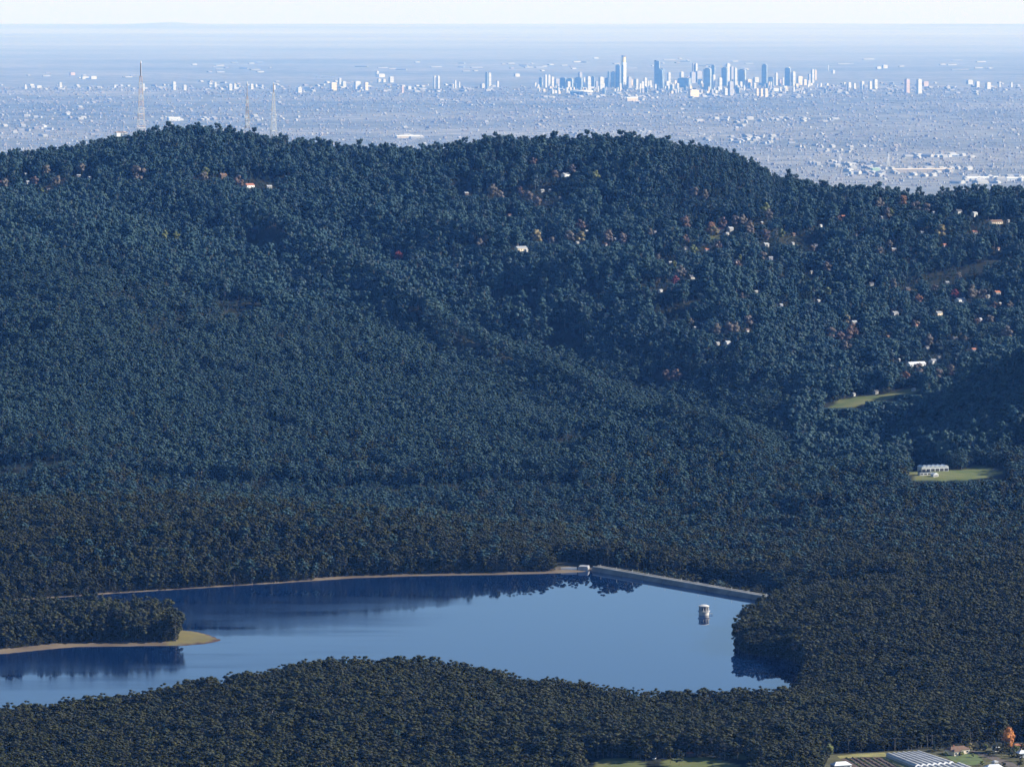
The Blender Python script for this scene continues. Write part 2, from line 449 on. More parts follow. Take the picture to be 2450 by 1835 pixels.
# --- terrain mesh (fan grid, finer near the camera)
def build_terrain():
    Ys = [2000.0]
    while Ys[-1] < 11900: Ys.append(Ys[-1] + (40 if Ys[-1] < 2700 else (5.2 if Ys[-1] < 3150 else (6.5 if Ys[-1] < 4150 else 14 if Ys[-1] < 7300 else 60))))
    Ys = np.array(Ys)
    us = np.linspace(-0.205, 0.205, 330)
    X = us[None, :] * Ys[:, None]; Y = np.repeat(Ys[:, None], len(us), 1)
    Z = height(X, Y)
    nr, nc = X.shape
    me = bpy.data.meshes.new('hills')
    idx = np.arange(nr * nc).reshape(nr, nc)
    q = np.stack([idx[:-1, :-1], idx[:-1, 1:], idx[1:, 1:], idx[1:, :-1]], -1).reshape(-1, 4)
    me.vertices.add(nr * nc); me.vertices.foreach_set('co', np.stack([X, Y, Z], -1).astype(np.float32).ravel())
    me.loops.add(q.size); me.loops.foreach_set('vertex_index', q.astype(np.int32).ravel())
    me.polygons.add(len(q)); me.polygons.foreach_set('loop_start', np.arange(0, q.size, 4, dtype=np.int32))
    me.update(calc_edges=True); me.validate()
    me.polygons.foreach_set('use_smooth', np.ones(len(q), bool))
    px, py = proj(X, Y, Z)
    g = np.zeros(X.shape)
    for p in GRASS_POLYS: g = np.maximum(g, in_poly(px, py, p) * 1.0)
    sd = lake_sd(X, Y)
    bank = (1 - sstep(14, 26, sd + fbm(X, Y, 40, 2) * 14)) * (sd > -30) * (1 - 0.85 * (px > 1725))
    tipm = ((px > 395) & (px < 520) & (Y < 3720) & (Y > 3480) & (sd > 4.5)) * 1.0 * (sd < 60)
    redm = ((px > 440) & (px < 545) & (Y < 3720) & (Y > 3480) & (sd <= 5.0) & (sd > -20)) * 1.0
    for nm, arr in (('grass', g), ('bank', bank), ('tip', tipm), ('red', redm)):
        a = me.attributes.new(nm, 'FLOAT', 'POINT'); a.data.foreach_set('value', arr.astype(np.float32).ravel())
    me.materials.append(terrain_mat())
    o = link('hills', me); tag(o, kind='structure')
build_terrain()

# --- the far plain of suburbs, to the horizon
def plain_mat():
    m = bpy.data.materials.new('suburban plain'); m.use_nodes = True
    n = m.node_tree; b = n.nodes['Principled BSDF']
    b.inputs['Roughness'].default_value = 0.9; b.inputs['Specular IOR Level'].default_value = 0.05
    tc = n.nodes.new('ShaderNodeTexCoord')
    def noise(scale, det, sx=1, sy=1):
        mp = n.nodes.new('ShaderNodeMapping'); mp.inputs['Scale'].default_value = (sx, sy, 1)
        no = n.nodes.new('ShaderNodeTexNoise'); no.inputs['Scale'].default_value = scale; no.inputs['Detail'].default_value = det
        no.inputs['Roughness'].default_value = 0.65
        n.links.new(tc.outputs['Object'], mp.inputs['Vector']); n.links.new(mp.outputs['Vector'], no.inputs['Vector']); return no.outputs['Fac']
    def ramp(f, stops):
        r = n.nodes.new('ShaderNodeValToRGB'); e = r.color_ramp.elements
        while len(e) < len(stops): e.new(0.5)
        for i, (p, c) in enumerate(stops): e[i].position = p; e[i].color = c + (1,)
        n.links.new(f, r.inputs['Fac']); return r.outputs['Color']
    base = ramp(noise(0.0035, 8), [(0.36,(0.125,0.130,0.112)),(0.52,(0.215,0.212,0.192)),(0.66,(0.29,0.28,0.255))])
    big = ramp(noise(0.0002, 5, 0.6, 1.0), [(0.36,(0.66,0.72,0.70)),(0.64,(1.14,1.12,1.08))])
    mx = n.nodes.new('ShaderNodeMix'); mx.data_type = 'RGBA'; mx.blend_type = 'MULTIPLY'; mx.inputs[0].default_value = 1
    n.links.new(base, mx.inputs[6]); n.links.new(big, mx.inputs[7])
    # dry grassland beyond the city, paling with distance: far haze put into its colour
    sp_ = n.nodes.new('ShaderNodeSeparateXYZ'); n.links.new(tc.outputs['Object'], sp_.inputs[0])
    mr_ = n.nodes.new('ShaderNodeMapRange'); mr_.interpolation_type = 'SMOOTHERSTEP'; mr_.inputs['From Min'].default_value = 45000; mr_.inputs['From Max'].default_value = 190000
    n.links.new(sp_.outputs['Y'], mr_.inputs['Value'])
    haze_grass = ramp(noise(0.00012, 6, 0.3, 1.0), [(0.35,(0.34,0.34,0.30)),(0.65,(0.46,0.445,0.39))])
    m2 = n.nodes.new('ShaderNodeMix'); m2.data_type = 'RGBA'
    n.links.new(mr_.outputs['Result'], m2.inputs[0]); n.links.new(mx.outputs[2], m2.inputs[6]); n.links.new(haze_grass, m2.inputs[7])
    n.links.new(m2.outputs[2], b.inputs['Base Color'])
    return m
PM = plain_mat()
def build_plain():
    Ys = [1200, 6000, 12000, 20000, 30000, 40000, 50000, 60000, 72000, 86000, 104000, 128000, 160000, 200000, 226000]
    mb = MB()
    us = np.linspace(-1, 1, 13)
    for Y in Ys:
        for u in us:
            mb.v.append((u * (6000 + Y * 0.42), Y, PZ - (9.0 if Y < 14000 else 0.0)))
    nc = len(us)
    for i in range(len(Ys) - 1):
        for j in range(nc - 1):
            mb.f.append((i*nc+j, i*nc+j+1, (i+1)*nc+j+1, (i+1)*nc+j)); mb.m.append(0)
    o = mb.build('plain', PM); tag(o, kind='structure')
build_plain()
def hills_range(Y, py_fn, depth, seed):
    us = np.linspace(-0.36, 0.36, 140)
    mb = MB(); k = 5
    for i, u in enumerate(us):
        px = CX + u * F
        top = float(at(px, py_fn(px), Y)[2])
        for (t, hz) in ((-1, 0.0), (-0.45, 0.55), (0, 1.0), (0.5, 0.6), (1, 0.0)):
            mb.v.append((u * Y, Y + t * depth, PZ - 3 + max(4, top - PZ) * hz))
    for i in range(len(us) - 1):
        for j in range(k - 1):
            mb.f.append((i*k+j, (i+1)*k+j, (i+1)*k+j+1, i*k+j+1)); mb.m.append(0)
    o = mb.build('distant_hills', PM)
    o.data.polygons.foreach_set('use_smooth', np.ones(len(mb.f), bool))
    tag(o, kind='structure')
hills_range(205000, lambda p: 59 + 5 * float(fbm(p, 3.0, 700, 4)) - 5.5 * math.exp(-((p - 405) / 55) ** 2) - 3.0 * math.exp(-((p - 1750) / 350) ** 2), 9000, 1)
hills_range(150000, lambda p: 88 + 9 * float(fbm(p, 55.0, 900, 4)), 9000, 2)

# --- water
def water():
    m = bpy.data.materials.new('reservoir water'); m.use_nodes = True
    n = m.node_tree; b = n.nodes['Principled BSDF']
    b.inputs['Base Color'].default_value = (0.002, 0.013, 0.050, 1)
    b.inputs['IOR'].default_value = 1.333
    b.inputs['Specular IOR Level'].default_value = 0.5
    tc = n.nodes.new('ShaderNodeTexCoord')
    def noise(scale, sx, sy, det=4):
        mp = n.nodes.new('ShaderNodeMapping'); mp.inputs['Scale'].default_value = (sx, sy, 1)
        no = n.nodes.new('ShaderNodeTexNoise'); no.inputs['Scale'].default_value = scale; no.inputs['Detail'].default_value = det
        n.links.new(tc.outputs['Object'], mp.inputs['Vector']); n.links.new(mp.outputs['Vector'], no.inputs['Vector']); return no.outputs['Fac']
    # breeze: rougher on the open western arm, glassy by the dam, with wind lanes
    sep = n.nodes.new('ShaderNodeSeparateXYZ'); n.links.new(tc.outputs['Object'], sep.inputs[0])
    mr = n.nodes.new('ShaderNodeMapRange'); mr.interpolation_type = 'SMOOTHSTEP'
    mr.inputs['From Min'].default_value = -170; mr.inputs['From Max'].default_value = 60
    mr.inputs['To Min'].default_value = 1; mr.inputs['To Max'].default_value = 0.0
    n.links.new(sep.outputs['X'], mr.inputs['Value'])
    lanes = noise(0.012, 0.35, 1.6, 5)
    ml = n.nodes.new('ShaderNodeMapRange'); ml.inputs['From Min'].default_value = 0.38; ml.inputs['From Max'].default_value = 0.62
    ml.inputs['To Min'].default_value = 0.12; ml.inputs['To Max'].default_value = 1.0
    n.links.new(lanes, ml.inputs['Value'])
    mu = n.nodes.new('ShaderNodeMath'); mu.operation = 'MULTIPLY'
    n.links.new(mr.outputs['Result'], mu.inputs[0]); n.links.new(ml.outputs['Result'], mu.inputs[1])
    rr = n.nodes.new('ShaderNodeMapRange'); rr.inputs['To Min'].default_value = 0.015; rr.inputs['To Max'].default_value = 0.19
    n.links.new(mu.outputs[0], rr.inputs['Value']); n.links.new(rr.outputs['Result'], b.inputs['Roughness'])
    rip = noise(0.35, 1, 1, 3)
    bp = n.nodes.new('ShaderNodeBump'); bp.inputs['Distance'].default_value = 0.05
    bs = n.nodes.new('ShaderNodeMath'); bs.operation = 'MULTIPLY'; bs.inputs[1].default_value = 0.5
    n.links.new(mu.outputs[0], bs.inputs[0]); n.links.new(bs.outputs[0], bp.inputs['Strength'])
    n.links.new(rip, bp.inputs['Height']); n.links.new(bp.outputs['Normal'], b.inputs['Normal'])
    mb = MB(); mb.add([(-900, 2950, WZ), (700, 2950, WZ), (700, 4350, WZ), (-900, 4350, WZ)], [(0, 1, 2, 3)])
    # a sheet clipped to a little outside the shore
    vs = []; cx_, cy_ = LX.mean(), LY.mean()
    n_ = len(LX)
    pts = []
    for i in range(n_):
        ax, ay = LX[i-1], LY[i-1]; bx, by = LX[(i+1) % n_], LY[(i+1) % n_]
        t = Vector((bx-ax, by-ay)).normalized(); nn = Vector((-t.y, t.x))
        pts.append((nn, LX[i], LY[i]))
    area = 0.5 * sum(LX[i]*LY[(i+1) % n_] - LX[(i+1) % n_]*LY[i] for i in range(n_))
    sg = -1 if area > 0 else 1
    poly = [(x + sg*nn.x*3.0, y + sg*nn.y*3.0, WZ) for nn, x, y in pts]
    from mathutils.geometry import tessellate_polygon
    tri = tessellate_polygon([[Vector(p) for p in poly]])
    mb = MB(); mb.add(poly, [tuple(t) for t in tri])
    o = mb.build('water', m); tag(o, kind='structure')
    me = o.data
    # all faces up
    fl = [p for p in me.polygons if p.normal.z < 0]
    for p in fl: p.flip()
    me.update()
water()

# ------------------------------------------------------------------ haze: one closed box of even air
def haze():
    mb = MB(); mb.box(-130000, 130000, -300, 240000, PZ - 14, 728)
    m = bpy.data.materials.new('haze air'); m.use_nodes = True
    n = m.node_tree; n.nodes.remove(n.nodes['Principled BSDF'])
    v = n.nodes.new('ShaderNodeVolumePrincipled')
    v.inputs['Color'].default_value = HAZE_COLOR + (1,)
    v.inputs['Absorption Color'].default_value = (1, 1, 1, 1)
    v.inputs['Density'].default_value = HAZE_DENSITY
    v.inputs['Anisotropy'].default_value = 0.0
    n.links.new(v.outputs['Volume'], n.nodes['Material Output'].inputs['Volume'])
    o = mb.build('haze', m); tag(o, kind='stuff')
haze()

# ------------------------------------------------------------------ tree shapes
ICO = None
def ico():
    t = (1 + 5 ** 0.5) / 2
    v = [(-1,t,0),(1,t,0),(-1,-t,0),(1,-t,0),(0,-1,t),(0,1,t),(0,-1,-t),(0,1,-t),(t,0,-1),(t,0,1),(-t,0,-1),(-t,0,1)]
    f = [(0,11,5),(0,5,1),(0,1,7),(0,7,10),(0,10,11),(1,5,9),(5,11,4),(11,10,2),(10,7,6),(7,1,8),(3,9,4),(3,4,2),(3,2,6),(3,6,8),(3,8,9),(4,9,5),(2,4,11),(6,2,10),(8,6,7),(9,8,1)]
    v = np.array(v) / math.sqrt(1 + t * t)
    return v, f
IV, IF = ico()
def subdiv(V, Fs):
    V = [tuple(v) for v in V]; c = {}; out = []
    def mid(a, b):
        k = (min(a, b), max(a, b))
        if k not in c:
            m = (np.array(V[a]) + np.array(V[b])); m /= np.linalg.norm(m); c[k] = len(V); V.append(tuple(m))
        return c[k]
    for a, b, d in Fs:
        x, y, z = mid(a, b), mid(b, d), mid(d, a); out += [(a, x, z), (b, y, x), (d, z, y), (x, y, z)]
    return np.array(V), out
IV2, IF2 = subdiv(IV, IF)
def clump(mb, c, r, n, leaf, rng, flat=0.75, core=True, mi=0):
    c = np.array(c)
    if core:
        vv = IV2 * (r * 0.86 * np.array([1, 1, flat])) * (0.80 + 0.36 * rng.random((len(IV2), 1))) + c
        mb.add(vv, IF2, mi)
    for _ in range(n):
        d = rng.normal(size=3); d /= np.linalg.norm(d)
        if d[2] < -0.35: d[2] *= -0.6
        p = c + d * np.array([1, 1, flat]) * r * (0.75 + 0.55 * rng.random())
        nn = d + rng.normal(size=3) * 0.42; nn /= np.linalg.norm(nn)
        u = np.cross(nn, [0.3, 0.2, 1.0]); u /= np.linalg.norm(u) + 1e-9; v = np.cross(nn, u)
        s = leaf * (0.6 + 0.8 * rng.random()); s2 = s * (0.5 + 0.4 * rng.random())
        a = rng.random() * 3.14; u, v = u * math.cos(a) + v * math.sin(a), -u * math.sin(a) + v * math.cos(a)
        mb.add([p - u*s - v*s2*0.4, p + v*s2, p + u*s + v*s2*0.3, p - v*s2], [(0, 1, 2, 3)], mi)
def gum(rng, H=22.0, R=4.4, nc=13, nl=34, leaf=0.55, kind='gum'):
    """returns crown and trunk builders"""
    cr, tr = MB(), MB()
    lean = rng.normal(size=2) * 0.5
    top = np.array([lean[0], lean[1], H * 0.82])
    mid = np.array([lean[0] * 0.4, lean[1] * 0.4, H * 0.45])
    r0 = H * 0.012
    tr.tube([(0, 0, -1.5), tuple(mid * 0.5), tuple(mid), tuple(top)], [r0 * 1.3, r0, r0 * 0.8, r0 * 0.3], 6)
    for k in range(nc):
        if kind == 'gum':
            a = rng.random() * 6.283; q = math.sqrt(rng.random()) * R
            low = k >= nc - 6; q *= 1.12
            z = H * ((0.22 + 0.3 * rng.random()) if low else (0.95 - 0.20 * (q / R) ** 2 - 0.34 * rng.random() ** 1.3))
            rr = R * (0.23 + 0.26 * rng.random() ** 1.3)
            if low: q *= 0.7
        elif kind == 'ash':
            a = rng.random() * 6.283; t = rng.random()
            z = H * (0.34 + 0.62 * t); q = R * (1.0 - 0.62 * t) * math.sqrt(rng.random())
            rr = R * (0.30 + 0.16 * rng.random()) * (1.05 - 0.35 * t)
        elif kind == 'round':
            a = rng.random() * 6.283; t = rng.random()
            z = H * (0.30 + 0.62 * t); q = R * math.sin(math.pi * (0.12 + 0.8 * t)) * math.sqrt(rng.random())
            rr = R * (0.32 + 0.16 * rng.random())
        else:
            a = rng.random() * 6.283; t = (k + rng.random()) / nc
            z = H * (0.12 + 0.86 * t); q = R * (1 - t) * 0.6
            rr = R * (0.55 * (1 - t) + 0.12)
        c = np.array([q * math.cos(a) + top[0] * z / H, q * math.sin(a) + top[1] * z / H, z])
        clump(cr, c, rr, nl, leaf, rng, {'conifer': 0.9, 'ash': 1.0, 'round': 0.95}.get(kind, 0.84))
        if k % 2 == 0:
            s = mid + (top - mid) * min(0.9, max(0.0, (z / H - 0.5)))
            tr.tube([tuple(s), tuple((s + c) / 2 + np.array([0, 0, 0.4])), tuple(c)], [r0 * 0.5, r0 * 0.35, r0 * 0.15], 4)
    return cr, tr

rng = np.random.default_rng(3)
LIB = []      # crown mesh, trunk mesh, joined mesh
def lib_add(kind, leafm, barkm, **kw):
    cr, tr = gum(rng, kind=kind, **kw)
    cm = cr.mesh('crown', [leafm]); tm = tr.mesh('trunk', [barkm])
    j = MB(); j.add(cr.v, cr.f, 0); j.add(tr.v, tr.f, 1)
    jm = j.mesh('tree', [leafm, barkm])
    LIB.append((cm, tm, jm))
for k in range(6): lib_add('gum', M['gum'], M['bark'], H=20 + 3 * (k % 3), R=4.3 + 0.5 * (k % 2), nc=20 + 2 * (k % 4), nl=16, leaf=0.5)
for k in range(4): lib_add('ash', M['ash'], M['bark'], H=27 + 2 * k, R=7.2 + 0.5 * (k % 2), nc=20, nl=18, leaf=0.7)
for k in range(2): lib_add('conifer', M['conifer'], M['darkbark'], H=24, R=4.2, nc=11, nl=30, leaf=0.6)
for k in range(6): lib_add('gum', M['hazegum'], M['bark'], H=20 + 3 * (k % 3), R=4.3 + 0.5 * (k % 2), nc=20 + 2 * (k % 4), nl=16, leaf=0.5)
LIBH = [20, 23, 26, 20, 23, 26, 27, 29, 31, 33, 24, 24, 20, 23, 26, 20, 23, 26]
tree_col = bpy.data.collections.new('tree sources')
for i, (cm, tm, jm) in enumerate(LIB):
    tree_col.objects.link(bpy.data.objects.new('tree_source_%02d' % i, jm))

def scatter(name, pts, rot, scl, var, coll):
    me = bpy.data.meshes.new(name)
    me.vertices.add(len(pts)); me.vertices.foreach_set('co', np.asarray(pts, np.float32).ravel())
    a = me.attributes.new('rot', 'FLOAT_VECTOR', 'POINT')
    r = np.zeros((len(pts), 3), np.float32); r[:, 2] = rot; a.data.foreach_set('vector', r.ravel())
    a = me.attributes.new('scl', 'FLOAT_VECTOR', 'POINT'); a.data.foreach_set('vector', np.asarray(scl, np.float32).ravel())
    a = me.attributes.new('kindex', 'INT', 'POINT'); a.data.foreach_set('value', np.asarray(var, np.int32))
    o = link(name, me)
    ng = bpy.data.node_groups.new(name + ' scatter', 'GeometryNodeTree')
    ng.interface.new_socket('Geometry', in_out='INPUT', socket_type='NodeSocketGeometry')
    ng.interface.new_socket('Geometry', in_out='OUTPUT', socket_type='NodeSocketGeometry')
    gi = ng.nodes.new('NodeGroupInput'); go = ng.nodes.new('NodeGroupOutput')
    ci = ng.nodes.new('GeometryNodeCollectionInfo'); ci.inputs['Collection'].default_value = coll
    ci.inputs['Separate Children'].default_value = True; ci.inputs['Reset Children'].default_value = True
    iop = ng.nodes.new('GeometryNodeInstanceOnPoints'); iop.inputs['Pick Instance'].default_value = True
    def named(n_, t):
        x = ng.nodes.new('GeometryNodeInputNamedAttribute'); x.data_type = t; x.inputs['Name'].default_value = n_; return x.outputs['Attribute']
    e2r = ng.nodes.new('FunctionNodeEulerToRotation')
    ng.links.new(named('rot', 'FLOAT_VECTOR'), e2r.inputs[0])
    ng.links.new(gi.outputs[0], iop.inputs['Points'])
    ng.links.new(ci.outputs[0], iop.inputs['Instance'])
    ng.links.new(named('kindex', 'INT'), iop.inputs['Instance Index'])
    ng.links.new(e2r.outputs[0], iop.inputs['Rotation'])
    ng.links.new(named('scl', 'FLOAT_VECTOR'), iop.inputs['Scale'])
    ng.links.new(iop.outputs[0], go.inputs[0])
    md = o.modifiers.new('scatter', 'NODES'); md.node_group = ng
    return o

# ------------------------------------------------------------------ things on the hill: houses and autumn trees (sighted on the ground)
# px, py of the foot, width in photo pixels, wall, roof, turn, label
HOUSES = [
 (1353,424,20,'white','zinc',50,'bright white house high on the wooded hill under the ridge'),
 (1297,461,9,'white','zinc',40,'narrow white house left below the bright white house near the ridge'),
 (1315,461,6,'white','zinc',55,'tiny white shed between the narrow white house and the trees'),
 (1246,600,30,'cream','zinc',40,'long cream house with pale roof beside the gold tree mid hill'),
 (1259,604,6,'white','zinc',50,'small white shed at the right end of the long cream house'),
 (1146,586,9,'white','redroof',45,'small white house at the left end of the mid hill hedge'),
 (1381,586,10,'white','zinc',50,'small white house below the pinkish autumn tree mid hill'),
 (1472,576,7,'white','zinc',50,'tiny white house between two brown bare trees mid hill'),
 (1723,556,18,'cream','redroof',45,'house with terracotta roof beside the gold and orange trees'),
 (1747,554,15,'white','zinc',50,'white house right of the terracotta roofed house above green lawn'),
 (1739,564,10,'palegrey','zinc',50,'low grey outbuilding under the white house by the lawn'),
 (1712,590,9,'white','zinc',55,'small bright white house just below the hill lawn'),
 (1832,592,15,'white','zinc',48,'white house under the rusty red tree on the right hill'),
 (1896,587,8,'white','zinc',50,'small white house right of the rusty tree among dark trees'),
 (1654,670,16,'white','darkgrey',50,'low white house with dark roof right of the crimson tree'),
 (1963,545,7,'palegrey','zinc',50,'tiny pale house under tall trees right of the dead trunk'),
 (1640,600,12,'palegrey','darkgrey',45,'grey house in shade left of the hill lawn'),
 (1941,656,8,'cream','zinc',50,'small yellowish house above the tall dark conifers'),
 (2293,513,18,'white','darkgrey',48,'white house with dark roof near the right end of the ridge'),
 (2331,518,15,'palegrey','zinc',50,'pale grey house between the white house and the long terrace house'),
 (2382,537,35,'cream','brownroof',35,'long cream house on its grassy terrace near the right edge'),
 (2412,533,7,'white','zinc',50,'small white shed right of the long terrace house'),
 (2233,513,7,'white','zinc',45,'narrow tall white house left of the white ridge house'),
 (2364,713,9,'white','zinc',55,'small white shed left of the orange roofed house'),
 (2385,708,17,'white','redroof',45,'white house with orange roof near the right edge'),
 (2298,724,26,'white','zinc',42,'long white roofed house beside the crimson tree'),
 (2140,757,18,'white','zinc',50,'white house standing alone above the right valley'),
 (2043,776,13,'white','zinc',35,'white box of a house above the bare brown trees'),
 (2192,877,46,'white','zinc',30,'long white roofed buildings below the clipped hedge'),
 (2232,871,18,'palegrey','zinc',50,'grey roofed house at the right end of the long white buildings'),
 (2246,861,12,'white','darkgrey',50,'small white house above right of the long white buildings'),
 (2217,837,12,'white','darkgrey',50,'small dark roofed house above the clipped hedge'),
 (2245,757,18,'cream','zinc',45,'yellowish house in the garden below the crimson tree'),
 (2042,948,8,'white','zinc',50,'small white shed at the left end of the valley paddock'),
 (2095,943,13,'white','darkgrey',50,'white house on the far side of the valley paddock'),
 (2186,936,8,'white','zinc',50,'small white shed at the right end of the valley paddock'),
 (596,450,24,'white','redroof',45,'white house with pinkish roof on the left shoulder of the hill'),
 (533,426,18,'brown','brownroof',45,'dark brown house left above the white house on the left hill'),
 (214,429,7,'white','zinc',50,'tiny white house in the dark hollow on the far left hill'),
 (66,440,9,'white','zinc',50,'small white house among tan trees near the left edge'),
 (4,440,9,'white','redroof',50,'white house cut by the left edge of the picture'),
 (61,421,7,'white','zinc',50,'tiny white house above the tan trees near the left edge'),
 (1716,828,11,'white','zinc',50,'small white house under the pale bare trees in the right valley'),
 (1740,828,15,'palegrey','zinc',50,'grey house right of the small white house in the right valley'),
 (1396,702,9,'palegrey','zinc',50,'small grey house alone in the middle of the forest'),
 (1277,699,8,'palegrey','zinc',50,'tiny grey house at the left below the mid hill hedge'),
 (1452,758,10,'palegrey','greenroof',45,'small house with green roof deep in the middle forest'),
 (1580,701,10,'palegrey','zinc',50,'small grey house below left of the crimson tree'),
]
M['housewhite'] = mat('off white weatherboard', (0.31,0.305,0.29), 0.75, 0.12, 0.3, objvar=0.25)
M['houseroof'] = mat('weathered iron roof', (0.28,0.29,0.30), 0.55, 0.15, 0.3, objvar=0.3)
M['brown'] = mat('brown weatherboard', (0.10,0.07,0.055), 0.8, 0.2, 0.4)
AUTUMN = [ # px, py foot, height px, kind, label
 (1280,594,44,'gold','tall gold tree right above the long cream house mid hill'),
 (1363,590,40,'tan','pinkish tan tree above the small white house mid hill'),
 (1390,588,34,'gold','slim golden tree right of the pinkish tan tree mid hill'),
 (1459,590,40,'greybrown','bare brown tree left of the tiny white house mid hill'),
 (1487,590,32,'greybrown','bare brown tree right of the tiny white house mid hill'),
 (1179,476,34,'tan','tan tree left below the narrow white house near the ridge'),
 (1196,484,30,'tan','small tan tree right beside the tan tree near the ridge'),
 (1275,402,24,'rust','small pink rust tree just under the ridge centre'),
 (1263,492,34,'greybrown','pinkish grey bare tree below the narrow white house'),
 (1246,470,24,'rust','small rust tree left of the narrow white house'),
 (1149,604,32,'tan','tan tree below the small house at the left end of hedge'),
 (1319,594,28,'tan','tan tree between the gold tree and the pinkish tan tree'),
 (1283,506,34,'greybrown','round grey brown tree in the middle of the upper hill'),
 (1424,440,32,'palegreen','pale olive tree right of the bright white ridge house'),
 (1328,434,26,'greybrown','bare brown tree left of the bright white ridge house'),
 (1371,420,26,'greybrown','bare brown tree behind the bright white ridge house'),
 (1643,560,44,'rust','rust grey tree left of the dark conifers on the right hill'),
 (1698,568,36,'orange','orange tree at the left of the hill lawn'),
 (1708,572,30,'gold','yellow tree beside the orange tree on the hill lawn'),
 (1730,550,30,'rust','rust tree behind the terracotta roofed house'),
 (1761,548,32,'greybrown','grey brown bare tree behind the white lawn house'),
 (1778,542,28,'tan','tan tree above right of the white lawn house'),
 (1797,572,40,'greybrown','wide brown bare tree right of the white lawn house'),
 (1829,584,36,'rust','rusty red tree standing over a white house on the right hill'),
 (1616,690,30,'crimson','crimson tree left of a low white house in the middle forest'),
 (1629,672,36,'tan','pale tan tree above the crimson tree in the middle forest'),
 (1642,588,26,'rust','small pink tree at the left corner of the hill lawn'),
 (1978,660,34,'greybrown','pale brown bare tree above the tall dark conifers'),
 (1833,526,40,'palegreen','yellow green tree on the upper right hill'),
 (1687,484,30,'tan','pinkish tan tree on the upper slope right of centre'),
 (1662,476,28,'greybrown','grey brown tree left of the pinkish tan upper tree'),
 (2159,502,34,'orange','bright orange red tree under the ridge at right'),
 (2167,482,26,'greybrown','brown bare tree above the bright orange red tree'),
 (2191,516,34,'greybrown','grey brown tree right below the bright orange red tree'),
 (2104,506,32,'tan','pinkish tan tree left of the bright orange red tree'),
 (2251,576,38,'gold','yellowish tree below the white ridge house at right'),
 (2218,514,28,'greybrown','grey brown tree left of the narrow tall white house'),
 (2284,722,32,'crimson','crimson tree left of the long white roofed house'),
 (2198,732,28,'orange','orange tree left of the pole by the crimson tree'),
 (2326,722,40,'tan','pale tan tree between the long white roof and the sheds'),
 (2350,728,36,'greybrown','brown bare tree below the small white shed at right'),
 (2026,780,26,'gold','yellow tree left of the white box house'),
 (1988,818,36,'greybrown','leftmost bare brown tree of the row below the white box house'),
 (2011,826,34,'rust','reddish bare tree second in the row below the white box house'),
 (2029,822,34,'rust','reddish bare tree third in the row below the white box house'),
 (2022,850,36,'tan','tan bare tree hanging lowest under the row of bare trees'),
 (2042,812,38,'rust','reddish bare tree directly under the white box house'),
 (2167,914,26,'orange','orange red tree below the long white roofed buildings'),
 (2223,834,34,'tan','broad tan tree above the small dark roofed house'),
 (2196,902,34,'greybrown','brown grey tree below the long white buildings'),
 (2246,914,32,'greybrown','brown grey tree right of the orange red valley tree'),
 (2409,820,40,'tan','pale barked tan tree near the right edge'),
 (329,446,50,'greybrown','large pinkish brown tree on the left hill below the masts'),
 (573,456,34,'rust','pink brown tree left of the white house on the left hill'),
 (487,444,34,'tan','tan tree left of the dark brown house on the left hill'),
 (136,452,32,'tan','tan tree right of the dark hollow on the far left hill'),
 (10,460,34,'tan','tan tree below the house at the left edge'),
 (110,426,32,'tan','tan tree above the small white house near the left edge'),
 (85,452,30,'rust','rust tree right of the small white house near the left edge'),
 (395,582,30,'palegreen','left half of a pale yellow green tree pair on the left slope'),
 (420,582,28,'palegreen','right half of a pale yellow green tree pair on the left slope'),
 (1596,924,40,'rust','left rust tree of a pair deep in the middle forest'),
 (1618,922,38,'rust','right rust tree of a pair deep in the middle forest'),
 (953,634,32,'crimson','crimson tree alone in the centre left of the forest'),
 (1715,812,38,'tan','pale bare tree left over the small valley house'),
 (1742,808,36,'greybrown','pale bare tree right over the grey valley house'),
]
LIMITS = []     # (px0, px1, py, Y): trees nearer than Y may not rise above py there
